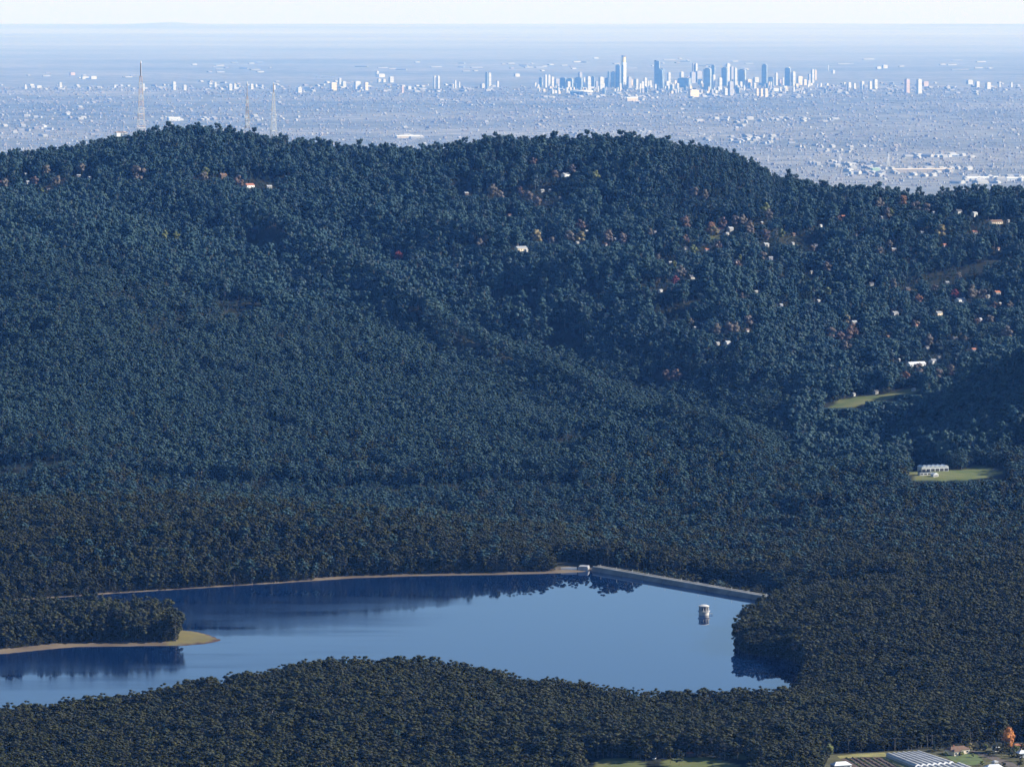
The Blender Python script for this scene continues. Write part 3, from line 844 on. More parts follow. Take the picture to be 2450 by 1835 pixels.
def house(px, py, wpx, wall, roof, turn, label, group='houses scattered over the wooded hill', depth=None, hit=None):
    X, Y, Z = hit or ground_hit(px, py)
    if wpx < 20: wall = {'white': 'housewhite'}.get(wall, wall)
    if wpx < 40: roof = {'zinc': 'houseroof'}.get(roof, roof)
    W = wpx * Y / F * 1.0; D = min(W * 0.62, 8) if depth is None else depth
    W = max(W, 4.0); D = max(D, 3.6)
    H = 3.0 if wpx < 10 else 3.6
    if 15 <= wpx < 20: H = 4.6
    rt = empty('house', (X, Y, Z), math.radians(turn), label, 'house', group)
    RH = min(D, W) * 0.30
    MB().box(-W/2, W/2, -D/2, D/2, -1.2, H).build('wall', M[wall], rt)
    e = 0.5; r = MB(); t = 0.15
    y0, y1 = -D/2 - e, D/2 + e; x0, x1 = -W/2 - e, W/2 + e
    zt = H + RH; ze = H - RH * e / (D/2) + 0.02
    for dz in (0,):
        r.add([(x0,y0,ze),(x1,y0,ze),(x1,0,zt),(x0,0,zt),(x0,y1,ze),(x1,y1,ze),
               (x0,y0,ze+t),(x1,y0,ze+t),(x1,0,zt+t),(x0,0,zt+t),(x0,y1,ze+t),(x1,y1,ze+t)],
              [(6,7,8,9),(9,8,11,10),(3,2,1,0),(4,5,2,3),(0,1,7,6),(5,4,10,11),(0,6,9,3),(3,9,10,4),(1,2,8,7),(2,5,11,8)])
    ro = r.build('roof', M[roof], rt)
    for sx in (-1, 1):
        MB().add([(sx*W/2,-D/2,H),(sx*W/2,D/2,H),(sx*W/2,0,zt),(sx*(W/2-.2),-D/2,H),(sx*(W/2-.2),D/2,H),(sx*(W/2-.2),0,zt)], [(0,2,1),(3,4,5),(0,1,4,3),(1,2,5,4),(2,0,3,5)]).build('gable', M[wall], rt)
    if wpx >= 9:
        nW = max(2, int(W / 4))
        for k in range(nW):
            c = -W/2 + (k + 0.5) * W / nW
            if k == nW // 2:
                MB().box(c-0.5, c+0.5, -D/2-0.06, -D/2+0.05, 0.0, 2.1).build('door', M['darkgrey'], rt)
            else:
                MB().box(c-0.75, c+0.75, -D/2-0.05, -D/2+0.05, 0.9, 2.2).build('window', M['window'], rt)
        MB().box(W/2-0.05, W/2+0.05, -0.8, 0.8, 0.9, 2.2).build('window', M['window'], rt)
    if wpx >= 14:
        MB().box(-W*0.25-0.4, -W*0.25+0.4, -0.4+D*0.15, 0.4+D*0.15, H, zt + 0.9).build('chimney', M['grey'], ro)
    LIMITS.append((px - wpx * 0.55 - 2, px + wpx * 0.55 + 2, py - 1.5, Y - 4))
    return rt
BLOCK = []      # world discs kept free of forest trees
for h in HOUSES:
    o = house(*h); BLOCK.append((o.location.x, o.location.y, max(6.0, h[2] * o.location.y / F * 0.62)))

# ------------------------------------------------------------------ autumn trees
ALIB = {}
def autumn_mesh(kind):
    if kind not in ALIB:
        out = []
        for k in range(2):
            sparse = kind in ('greybrown', 'tan')
            cr, tr = gum(np.random.default_rng(40 + k + len(ALIB) * 3), H=12.0, R=4.0, nc=13, nl=40, leaf=0.34 if sparse else 0.42, kind='round')
            out.append((cr.mesh('crown', [M[kind]]), tr.mesh('trunk', [M['bark' if sparse else 'darkbark']])))
        ALIB[kind] = out
    return ALIB[kind]
def autumn_tree(px, py, hpx, kind, label, group='autumn coloured trees on the wooded hill', hit=None, sx=1.0):
    X, Y, Z = hit or ground_hit(px, py)
    Hm = max(5.0, hpx * Y / F)
    rt = empty('autumn_tree', (X, Y, Z), random.random() * 6, label, 'tree', group)
    s = Hm / 12.0
    rt.scale = (s * sx, s * sx, s)
    cm, tm = random.choice(autumn_mesh(kind))
    link('crown', cm, rt); link('trunk', tm, rt)
    LIMITS.append((px - hpx * 0.36, px + hpx * 0.36, py - hpx * 0.38, Y - 3))
    BLOCK.append((X, Y, Hm * 0.32))
    return rt
for a in AUTUMN: autumn_tree(*a)

def hill_scatter():
    r = np.random.default_rng(404)
    spots = [(1120,470),(1230,520),(1330,470),(1410,560),(1440,600),(1500,575),(1560,560),(1600,640),(1690,600),(1760,620),(1810,540),(1850,620),(1900,560),(1960,600),
             (2010,520),(2060,560),(2110,520),(2130,600),(2200,560),(2260,600),(2320,560),(2400,600),(2080,680),(2180,690),(2260,680),(2340,760),(2400,740),(2120,810),(2180,790),(2280,820),
             (2330,850),(2160,870),(2270,905),(1960,720),(1880,740),(1800,700),(1780,800),(1660,780),(480,432),(640,450),(180,420),(110,445)]
    for i, (px, py) in enumerate(spots):
        px += r.uniform(-12, 12); py += r.uniform(-10, 10)
        wl = r.choice(['housewhite', 'grey', 'lilac', 'brown', 'pink']); rf = r.choice(['houseroof', 'houseroof', 'darkgrey', 'brownroof', 'redroof'])
        o = house(px, py, r.uniform(7, 13), wl, rf, r.uniform(25, 65), 'small muted house half hidden by trees on the wooded hillside', group='small half hidden houses on the hillside')
        BLOCK.append((o.location.x, o.location.y, 5.5))
        for q in range(r.integers(0, 3)):
            k = r.choice(['greybrown', 'tan', 'tan', 'greybrown', 'rust', 'palegreen'])
            autumn_tree(px + r.uniform(-34, 34), py + r.uniform(-10, 22), r.uniform(18, 32), k, {'greybrown': 'bare grey brown winter tree near a small house on the wooded hillside', 'tan': 'tan leafed winter tree near a small house on the wooded hillside',
                'rust': 'dull rust tree near a small house on the wooded hillside', 'palegreen': 'pale green garden tree near a small house on the wooded hillside'}[k], group='%s garden trees near the small hillside houses' % {'greybrown': 'bare grey brown', 'tan': 'tan', 'rust': 'rust', 'palegreen': 'pale green'}[k])
hill_scatter()

# ------------------------------------------------------------------ forest positions
LIMITS += [(1975,2060,976,5400),(2060,2140,960,5450),(2140,2200,944,5480),(2180,2310,1150,4790),(2290,2400,1146,4800),(1650,1740,579,9000),(2360,2412,553,9000),(2165,2222,866,9000),
           (1330,1412,1376,4100)]
def gaps(X, Y, px):
    g = fbm(X, Y, 70, 3) + 0.4 * fbm(X + 500, Y, 22, 2)
    r = (g < np.where(Y > 5500, -0.13, -0.20)) & (Y > 4250)
    shade_gap = (np.abs(Y - 4800 - 70 * fbm(X, Y * 0, 160, 2)) < 44 * (0.75 + 1.4 * fbm(X + 900, Y * 0, 90, 2))) & (px < 1380)   # treeless strip added so a shaded fold shows behind the near ridge
    return r | shade_gap
def forest_points():
    P = []
    def zone(y0, y1, sp):
        nY = int((y1 - y0) / sp)
        for i in range(nY):
            Y = y0 + i * sp
            wv = 0.126 * Y + 25
            xs = np.arange(-wv, wv, sp)
            P.append(np.stack([xs + RNG.uniform(-0.95, 0.95, len(xs)) * sp + (i % 2) * sp / 2, Y + RNG.uniform(-0.95, 0.95, len(xs)) * sp], -1))
    zone(2760, 3500, 5.2); zone(3500, 4400, 5.3); zone(4400, 5500, 5.6); zone(5500, 6100, 7.4); zone(6100, 7270, 8.8)
    p = np.concatenate(P)
    X, Y = p[:, 0], p[:, 1]
    Z = height(X, Y)
    px, py = proj(X, Y, Z)
    sd = lake_sd(X, Y)
    keep = (px > -90) & (px < 2560)
    edge = np.where((px > 1700), 0.5, np.where(Y > 3780, np.where(px < 760, 4.0, 9.0), 14.0))
    edge = np.where((Y < 3420), 6.0, edge)
    keep &= sd > edge
    for poly in GRASS_POLYS + [FARM_POLY, DAM_POLY]: keep &= ~in_poly(px, py, poly)
    keep &= ~gaps(X, Y, px)
    keep &= ~((px > 1955) & (Y < 2950)) & ~((px > 1392) & (px < 1800) & (py > 1817))
    keep &= ~((px > 425) & (px < 560) & (Y > 3480) & (Y < 3730))
    for bx, by, br in BLOCK:
        keep &= ((X - bx) ** 2 + (Y - by) ** 2) > br * br
    # gaps
    keep &= ~gaps(X, Y, px)
    X, Y, Z, px, py = X[keep], Y[keep], Z[keep], px[keep], py[keep]
    n = len(X)
    # the tall upper forest begins above a line that falls to the right
    up = sstep(-60, 60, (620 + 0.16 * px) - py + 160 * fbm(X, Y, 300, 2)) * (Y > 4900)
    up = np.maximum(up, (px > 1900) * (Y > 4900) * 0.8)
    r = RNG.random(n)
    ash = r < up * 0.85
    hillg = RNG.random(n) < sstep(3700, 5200, Y + 500 * fbm(X, Y, 200, 2))  # share of haze tinted gums grows with distance
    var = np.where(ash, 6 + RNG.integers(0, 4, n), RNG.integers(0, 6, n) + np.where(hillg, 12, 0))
    con = (RNG.random(n) < 0.015 + 0.05 * up) | ((px > 1650) & (px < 1728) & (py > 520) & (py < 560) & (RNG.random(n) < 0.8)) \
        | ((px > 1900) & (px < 1975) & (py > 650) & (py < 745) & (RNG.random(n) < 0.85))
    var = np.where(con, RNG.integers(10, 12, n), var)
    base = np.where(Y < 4400, 0.68, np.where(up > 0.5, 0.74, 0.60))
    base = np.where(ash & (Y < 4900), base * 0.8, base)
    s = base * np.clip(np.exp(RNG.normal(0, 0.22, n)), 0.55, np.where(Y < 4400, 1.28, 1.5)) * (1 + np.where(Y > 6650, 0.4, np.where(Y > 5400, 0.8, 0.5)) * fbm(X, Y, 110, 2))
    s = np.where((px > 1600) & (px < 1880) & (Y > 6650), s * 0.62, s)
    wid = s * (0.9 + 0.3 * RNG.random(n)) * np.where(ash, 1.08, np.where(Y > 5500, 1.3, np.where(Y < 4400, 1.22, 1.15)))
    s = np.where(Y < 3420, s * 0.9, s)
    pen = (px < 450) & (Y > 3520) & (Y < 3760)
    s = np.where(pen, s * 1.22, s); wid = np.where(pen, wid * 1.1, wid)
    big = RNG.random(n) < np.where((Y < 4400) | (Y > 6750), 0.0, 0.05)
    s = np.where(big, s * 1.25, s); wid = np.where(big, wid * 1.2, wid)
    Hs = np.array(LIBH)[var]
    H = Hs * s
    topx, topy = proj(X, Y, Z + H)
    ok = np.ones(n, bool)
    for bx, by, br in BLOCK:          # trees cut low on the sun side so sunlight reaches houses and autumn trees
        dx = (X - bx); q = (dx > -2) & (dx < 62) & (np.abs(Y - by) < br + 5)
        if q.any():
            f = np.clip((1.5 + 0.46 * np.maximum(dx[q], 0)) / H[q], 0.1, 1); H[q] *= f; s[q] *= f; wid[q] *= np.clip(f * 1.3, 0, 1)
    topx, topy = proj(X, Y, Z + H)
    for x0, x1, yl, Ym in LIMITS:
        c = 12.0
        q = (px > x0 - c) & (px < x1 + c) & (Y < Ym) & (topy < yl) & (Y > Ym - 700)
        if not q.any(): continue
        rx, rz = ray(px[q], np.full(q.sum(), yl))
        hm = (ZC + rz * Y[q]) - Z[q]
        f = np.clip(hm / H[q], 0, 1)
        H[q] *= f; s[q] *= f; wid[q] *= np.clip(f * 1.2, 0, 1)
        okq = hm > 1.2
        idx = np.where(q)[0]; ok[idx[~okq]] = False
    X, Y, Z, s, wid, var, px, py = [a[ok] for a in (X, Y, Z, s, wid, var, px, py)]
    return X, Y, Z, s, wid, var, px, py
FX, FY, FZ, FS, FW, FV, FPX, FPY = forest_points()
def understory():
    r = np.random.default_rng(88); P = []
    for y0, y1, sp in ((2900, 4400, 7.5), (4400, 5600, 9.5), (5600, 7200, 12)):
        for Y in np.arange(y0, y1, sp):
            wv = 0.122 * Y; xs = np.arange(-wv, wv, sp)
            P.append(np.stack([xs + r.uniform(-.5, .5, len(xs)) * sp, Y + r.uniform(-.5, .5, len(xs)) * sp], -1))
    for Y in np.arange(2950, 4300, 3.2):           # thick scrub right at the water's edge
        wv = 0.122 * Y; xs = np.arange(-wv, wv, 3.2)
        P.append(np.stack([xs + r.uniform(-.5, .5, len(xs)) * 3.2, Y + r.uniform(-.5, .5, len(xs)) * 3.2], -1)[:, :])
    ns = [len(q) for q in P]
    p = np.concatenate(P); X, Y = p[:, 0], p[:, 1]
    n3 = sum(len(q) for q in P[-len(np.arange(2950, 4300, 3.2)):]); dense = np.arange(len(X)) >= len(X) - n3
    sd = lake_sd(X, Y)
    px0, _ = proj(X, Y, np.full(len(X), 205.0))
    edge = np.where(px0 > 1700, 0.5, np.where(Y > 3780, np.where(px0 < 760, 3.0, 8.0), 13.0))
    edge = np.where(Y < 3420, 5.0, edge)
    keep = (sd > edge) & (~dense | (sd < edge + 14))
    X, Y = X[keep], Y[keep]
    Z = height(X, Y); px, py = proj(X, Y, Z)
    keep = np.ones(len(X), bool)
    for poly in GRASS_POLYS + [FARM_POLY, DAM_POLY]: keep &= ~in_poly(px, py, poly)
    keep &= ~((px > 1955) & (Y < 2950)) & ~((px > 1392) & (px < 1800) & (py > 1817)) & ~((px > 425) & (px < 560) & (Y > 3480) & (Y < 3730))
    _, tpy = proj(X, Y, Z + 5.0)
    for bx, by, br in BLOCK: keep &= ((X - bx) ** 2 + (Y - by) ** 2) > br * br
    for x0, x1, yl, Ym in LIMITS: keep &= ~((px > x0 - 3) & (px < x1 + 3) & (Y < Ym) & (Y > Ym - 500) & (tpy < yl))
    X, Y, Z = X[keep], Y[keep], Z[keep]; n = len(X)
    s = r.uniform(0.22, 0.42, n); wd = s * r.uniform(1.1, 1.7, n)
    v = r.integers(0, 6, n) + np.where(Y > 4500, 12, 0)
    o = scatter('understory', np.stack([X, Y, Z - 1.2], -1), r.random(n) * 6.28, np.stack([wd, wd, s], -1), v, tree_col)
    tag(o, 'low scrub growing under and at the edges of the gum forest', 'scrub', kind='stuff')
understory()
_, TPY = proj(FX, FY, FZ + np.array(LIBH)[FV] * FS)
vis = (FPX > 5) & (FPX < 2445) & (TPY < 1800)
order = np.argsort(np.where(vis, FY, 1e9))
near = order[:290]
mask = np.ones(len(FX), bool); mask[near] = False
rot = RNG.random(len(FX)) * 6.283
fo = scatter('forest_trees', np.stack([FX, FY, FZ], -1)[mask], rot[mask], np.stack([FW, FW, FS], -1)[mask], FV[mask], tree_col)
tag(fo, 'dense dark green gum forest covering the hills and lake shores', 'forest', kind='stuff')
for i in near:
    v = int(FV[i])
    rt = empty('gum_tree' if v < 10 or v > 11 else 'conifer_tree', (float(FX[i]), float(FY[i]), float(FZ[i])), float(rot[i]),
               'dark green gum tree in the nearest rows of forest along the bottom' if v < 10 or v > 11 else 'dark conifer in the nearest rows of forest along the bottom',
               'tree', 'gum trees of the nearest forest rows' if v < 10 or v > 11 else 'conifers of the nearest forest rows')
    rt.scale = (float(FW[i]), float(FW[i]), float(FS[i]))
    link('crown', LIB[v][0], rt); link('trunk', LIB[v][1], rt)
print('FOREST', len(FX))

# ------------------------------------------------------------------ dam and its left abutment
def dam():
    ax, ay = on_plane(1409, 1365.7, WZ); bx, by = on_plane(1872, 1446.9, WZ)
    a = Vector((float(ax), float(ay), WZ)); b = Vector((float(bx), float(by), WZ))
    d = b - a; L = d.length; ang = math.atan2(d.y, d.x)
    rt = empty('dam', tuple(a), ang, 'long grey concrete dam wall across the right end of the reservoir', 'dam')
    h = 3.5
    m = MB()   # sloping upstream face; local +y is downstream
    n = 12
    for i in range(n + 1):
        x = L * i / n
        m.v += [(x, -2.5, -6), (x, 4.2, h), (x, 10.5, h), (x, 24, -9)]
    for i in range(n):
        for j in range(3):
            m.f.append((i*4+j, (i+1)*4+j, (i+1)*4+j+1, i*4+j+1)); m.m.append(0)
    m.f.append((0,1,2,3)); m.m.append(0); m.f.append((n*4+3,n*4+2,n*4+1,n*4)); m.m.append(0)
    m.build('embankment', M['damface'], rt)
    MB().box(0, L, 4.3, 4.8, h + 0.003, h + 0.8).build('parapet', M['damcap'], rt)
    MB().box(0, L, 9.8, 10.3, h + 0.003, h + 1.0).build('parapet', M['damcap'], rt)
    MB().box(0, L, 4.85, 9.75, h + 0.004, h + 0.15).build('roadway', M['damcap'], rt)
    k = int(L // 24)
    for i in range(k):
        x = 12 + i * 24
        MB().bar((x, 4.55, h + 1.1), (x, 4.55, h + 3.4), 0.22).build('lamp_post', M['palegrey'], rt)
    # slanting joint ribs of the upstream face
    for i in range(9):
        x = L * (i + 0.5) / 9
        MB().bar((x, -1.2, -3.2), (x, 4.0, h - 0.2), 0.5).build('buttress_rib', M['damface'], rt)
    # left abutment block
    px_, py_ = on_plane(1397, 1366.5, WZ)
    ab = empty('abutment', (float(px_), float(py_) + 6, WZ), math.radians(-8), 'pale concrete block at the left end of the dam', 'abutment')
    MB().box(-4.6, 4.4, -5, 8, -4, 3.4).build('block', M['grey'], ab)
    MB().box(-4.2, 4.0, -4.6, 7.6, 3.403, 4.2).build('cap', M['grey'], ab)
    # retaining wall of the track left of it
    qx, qy = on_plane(1362, 1369, WZ)
    tw = empty('retaining_wall', (float(qx), float(qy) + 10, WZ), math.radians(6), 'low white retaining wall beside the dam at the lake shore', 'wall')
    MB().box(-7.5, 7, -1, 1, 0.5, 2.8).build('wall', M['white'], tw)
    MB().box(-7.7, 7.2, -1.2, 1.2, 2.803, 3.1).build('coping', M['palegrey'], tw)
dam()

# ------------------------------------------------------------------ intake tower in the lake
def intake():
    x, y = on_plane(1684, 1470.5, WZ)
    rt = empty('intake_tower', (float(x), float(y), WZ), 0, 'round pale intake tower with pillared gallery standing in the reservoir', 'tower')
    rt.scale = (1, 1, 0.86)
    m = MB(); m.lathe([(4.4,-6),(4.4,3.0),(4.55,3.2)], 32); m.build('base_drum', M['towerpaint'], rt)
    m = MB(); m.lathe([(4.55,3.2),(5.2,3.35),(5.2,3.75),(3.9,3.76)], 32); m.build('balcony', M['palegrey'], rt)
    m = MB(); m.lathe([(3.3,3.76),(3.3,8.2)], 32); m.build('inner_wall', M['grey'], rt)
    for k in range(10):
        a = 2 * math.pi * (k + 0.3) / 10
        c = (3.95 * math.cos(a), 3.95 * math.sin(a))
        MB().lathe([(0.42,3.76),(0.36,7.6),(0.5,8.2)], 10, c).build('pillar', M['towerpaint'], rt)
        a2 = a + math.pi / 10
        T = Matrix.Rotation(a2, 4, 'Z')
        MB().box(3.25, 3.38, -0.6, 0.6, 4.4, 7.2, M=T).build('window', M['window'], rt)
    m = MB(); m.lathe([(4.0,8.2),(4.5,8.25),(4.6,8.5),(4.6,9.0),(4.3,9.05)], 32); m.build('cornice', M['towerpaint'], rt)
    m = MB(); m.lathe([(4.3,9.05),(3.9,9.3),(2.4,9.9),(0.8,10.2),(0.05,10.25)], 32); m.build('roof', M['palegrey'], rt)
    m = MB()
    for k in range(16):
        a, b = 2*math.pi*k/16, 2*math.pi*(k+1)/16
        m.bar((5.1*math.cos(a),5.1*math.sin(a),3.75),(5.1*math.cos(a),5.1*math.sin(a),4.75),0.08)
        m.bar((5.1*math.cos(a),5.1*math.sin(a),4.75),(5.1*math.cos(b),5.1*math.sin(b),4.75),0.08)
    m.build('railing', M['steel'], rt)
    m = MB(); m.box(4.3, 7.2, -0.8, 0.8, 1.0, 1.25); m.bar((6.8,0.6,-3),(6.8,0.6,1.0),0.25); m.bar((6.8,-0.6,-3),(6.8,-0.6,1.0),0.25); m.build('landing', M['grey'], rt)
intake()

# ------------------------------------------------------------------ masts behind the ridge
def lattice_mast(px, py, ptop, ppole, wb, wt, Y, label, red=True, boxes=()):
    X, Y, Z = [float(v) for v in at(px, py, Y)]
    k = Y / F
    H = (py - ptop) * k; HL = (py - ppole) * k
    W0, W1 = wb * k / 2, wt * k / 2
    rt = empty('lattice_mast', (X, Y, Z), math.radians(18), label, 'mast', 'lattice masts behind the ridge')
    N = 9
    zs = [HL * i / N for i in range(N + 1)]
    wd = [W0 + (W1 - W0) * (i / N) ** 0.7 for i in range(N + 1)]
    for sx, sy in ((-1,-1),(1,-1),(1,1),(-1,1)):
        m = MB()
        for i in range(N):
            a = (sx*wd[i], sy*wd[i], zs[i] - (14 if i == 0 else 0)); b = (sx*wd[i+1], sy*wd[i+1], zs[i+1])
            m.bar(a, b, 0.55)
        m.build('leg', M['steel'], rt)
    for i in range(N):
        m = MB()
        c = [(-1,-1),(1,-1),(1,1),(-1,1)]
        for q in range(4):
            p0, p1 = c[q], c[(q+1) % 4]
            m.bar((p0[0]*wd[i], p0[1]*wd[i], zs[i]), (p1[0]*wd[i+1], p1[1]*wd[i+1], zs[i+1]), 0.26)
            m.bar((p1[0]*wd[i], p1[1]*wd[i], zs[i]), (p0[0]*wd[i+1], p0[1]*wd[i+1], zs[i+1]), 0.26)
            m.bar((p0[0]*wd[i+1], p0[1]*wd[i+1], zs[i+1]), (p1[0]*wd[i+1], p1[1]*wd[i+1], zs[i+1]), 0.5)
        m.build('lattice_section', M['mastred'] if i % 2 == 0 and red else M['white'], rt)
    MB().tube([(0,0,HL-1),(0,0,HL+(H-HL)*0.85)], [max(0.7,W1*0.7), max(0.5,W1*0.5)], 8).build('antenna_pole', M['lilac'], rt)
    MB().tube([(0,0,HL+(H-HL)*0.85),(0,0,H)], [max(0.6,W1*0.7), 0.4], 8).build('antenna_tip', M['white'], rt)
    for z, ww, hh in boxes:
        MB().box(-ww, ww, -ww, ww, z, z + hh).build('platform', M['white'], rt)
    return rt
lattice_mast(338,317,146,184,19,6,7125,'tallest red and white lattice mast, leftmost behind the ridge', True, ((6,6.6,1.2),(28,5.0,1.2)))
lattice_mast(592,308,196,232,11,3.4,7125,'middle lattice mast rising from the ridge with equipment cluster', True, ((4,3.6,2.2),(13,3.6,3.0)))
lattice_mast(655,326,198,222,15,4,7125,'right hand lattice mast of the three behind the ridge', False, ((8,4.0,1.0),))
def ridge_station():
    X, Y, Z = [float(v) for v in at(289, 321, 7120)]
    rt = empty('radio_hut', (X, Y, Z), math.radians(30), 'low pinkish roofed hut on the ridge left of the tallest mast', 'hut')
    MB().box(-9, 9, -4, 4, -4, 2.2).build('wall', M['white'], rt)
    MB().add([(-9.6,-4.5,2.21),(9.6,-4.5,2.21),(9.6,4.5,2.21),(-9.6,4.5,2.21),(-9,0,4.0),(9,0,4.0)], [(0,1,5,4),(2,3,4,5),(1,2,5),(3,0,4),(3,2,1,0)]).build('roof', M['pink'], rt)
    X, Y, Z = [float(v) for v in at(296, 316, 7122)]
    rt = empty('radio_pole', (X, Y, Z), 0, 'thin white radio pole left of the tallest mast', 'pole')
    MB().tube([(0,0,-3),(0,0,16)], [0.55,0.35], 6).build('pole', M['white'], rt)
    MB().bar((-1.4,0,9),(1.4,0,9),0.4).build('crossbar', M['white'], rt)
ridge_station()

# ------------------------------------------------------------------ city towers
def city_y(base): return float(on_plane(CX, base, PZ)[1])
TWN = [0]
def tower(x0, x1, top, base, style, label, group='city towers on the far skyline', spire=0, turn=None, crown=None, name='tower_block'):
    style = {'white': 'citywhite'}.get(style, style)
    Y = city_y(base) + (TWN[0] % 7) * 14; TWN[0] += 1
    k = Y / F
    W = (x1 - x0) * k; H = (base - top) * k
    if turn is None: turn = {'w': 40, 'b': -18}.get('b' if style in ('blueglass','tealglass') else 'w')
    a = math.radians(turn)
    fw = W / (abs(math.cos(a)) + 0.75 * abs(math.sin(a))); fd = fw * 0.75
    if fd > 45 and style not in ('blueglass','tealglass'): fd = 45; fw = (W - fd * abs(math.sin(a))) / abs(math.cos(a))
    fw = max(fw, 4)
    X = (x0 + x1) / 2; X = float(ray(X, base)[0]) * Y
    rt = empty(name, (X, Y, PZ), a, label, 'building', group)
    MB().box(-fw/2, fw/2, -fd/2, fd/2, -3, H).build('facade', M[style], rt)
    if (x1 - x0) >= 3:
        cw = 0.6
        MB().box(-fw*cw/2, fw*cw/2, -fd*cw/2, fd*cw/2, H + 0.01, H + max(4, H*0.045)).build('roof_plant', M[crown or ('palegrey' if style in ('citywhite','cream','palegrey') else 'grey')], rt)
    if (x1 - x0) >= 8 and H > 60:      # plant floor bands standing proud of the facade
        for f_ in (0.34, 0.68):
            MB().box(-fw/2-0.5, fw/2+0.5, -fd/2-0.5, fd/2+0.5, H*f_, H*f_+4).build('plant_floor', M['grey'], rt)
    if spire:
        MB().tube([(0,0,H),(0,0,H+spire*k)], [1.6,0.7], 6).build('spire', M['palegrey'], rt)
    return rt
def zt(ox, oy, s, lst):
    for e in lst:
        x0, x1, t, b = e[0]/s+ox, e[1]/s+ox, e[2]/s+oy, e[3]/s+oy
        kw = e[6] if len(e) > 6 else {}
        tower(x0, x1, t, b, e[4], e[5], **kw)
zt(1250, 120, 5.672, [
 (225,272,378,505,'blueglass','dark blue slab at the left end of the skyline'),
 (296,336,345,512,'palegrey','pale tower with thin spire near the left end of the skyline',dict(spire=4)),
 (335,380,345,520,'white','white tower beside the spired tower at the left end'),
 (380,430,372,510,'palegrey','pale grey block right of the white tower at the left end'),
 (430,505,396,500,'lilac','low lilac grey block left of the wide blue slab'),
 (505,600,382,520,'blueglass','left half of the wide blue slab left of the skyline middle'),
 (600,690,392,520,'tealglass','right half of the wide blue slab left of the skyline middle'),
 (595,652,432,530,'palegrey','small pale block in front of the wide blue slab'),
 (755,812,308,500,'lilac','grey tower rising behind the square blue block'),
 (705,820,378,522,'blueglass','square blue block behind the white stadium'),
 (820,852,378,512,'palegrey','narrow pale tower right of the square blue block'),
 (862,930,368,540,'white','bright white tower above the stadium'),
 (925,985,368,520,'blueglass','blue tower right of the bright white tower above the stadium'),
 (982,1028,430,538,'lilac','short grey block between the blue tower and the white pair'),
 (1030,1105,374,530,'white','white tower with dark upper windows left of the stepped cluster'),
 (1118,1180,384,512,'blueglass','low blue block at the left foot of the stepped cluster'),
 (1155,1182,302,505,'blueglass','slim blue tower at the left foot of the stepped cluster'),
 (1196,1268,305,512,'tealglass','teal middle step of the stepped cluster by the tallest tower'),
 (1262,1334,215,512,'blueglass','tall blue tower directly left of the tallest tower'),
 (1415,1482,372,520,'lilac','grey block directly right of the tallest tower'),
 (1526,1572,402,540,'white','white block with dark top right of the tallest tower'),
 (1598,1650,432,530,'palegrey','pale low block between the tallest tower and the blue shouldered tower'),
 (1642,1690,382,500,'palegrey','pale block behind left of the blue shouldered tower'),
 (1706,1756,420,492,'white','small white block at the left foot of the blue shouldered tower'),
 (1858,1924,262,520,'blueglass','lower right shoulder block of the tall blue tower'),
 (1962,2012,312,462,'white','white block right of the blue shouldered tower'),
 (2130,2190,302,402,'white','white cube above the broad blue block mid skyline'),
 (2104,2290,384,510,'blueglass','broad blue block in the middle of the skyline'),
 (1930,2000,430,520,'palegrey','low pale blocks at the right foot of the blue shouldered tower'),
])
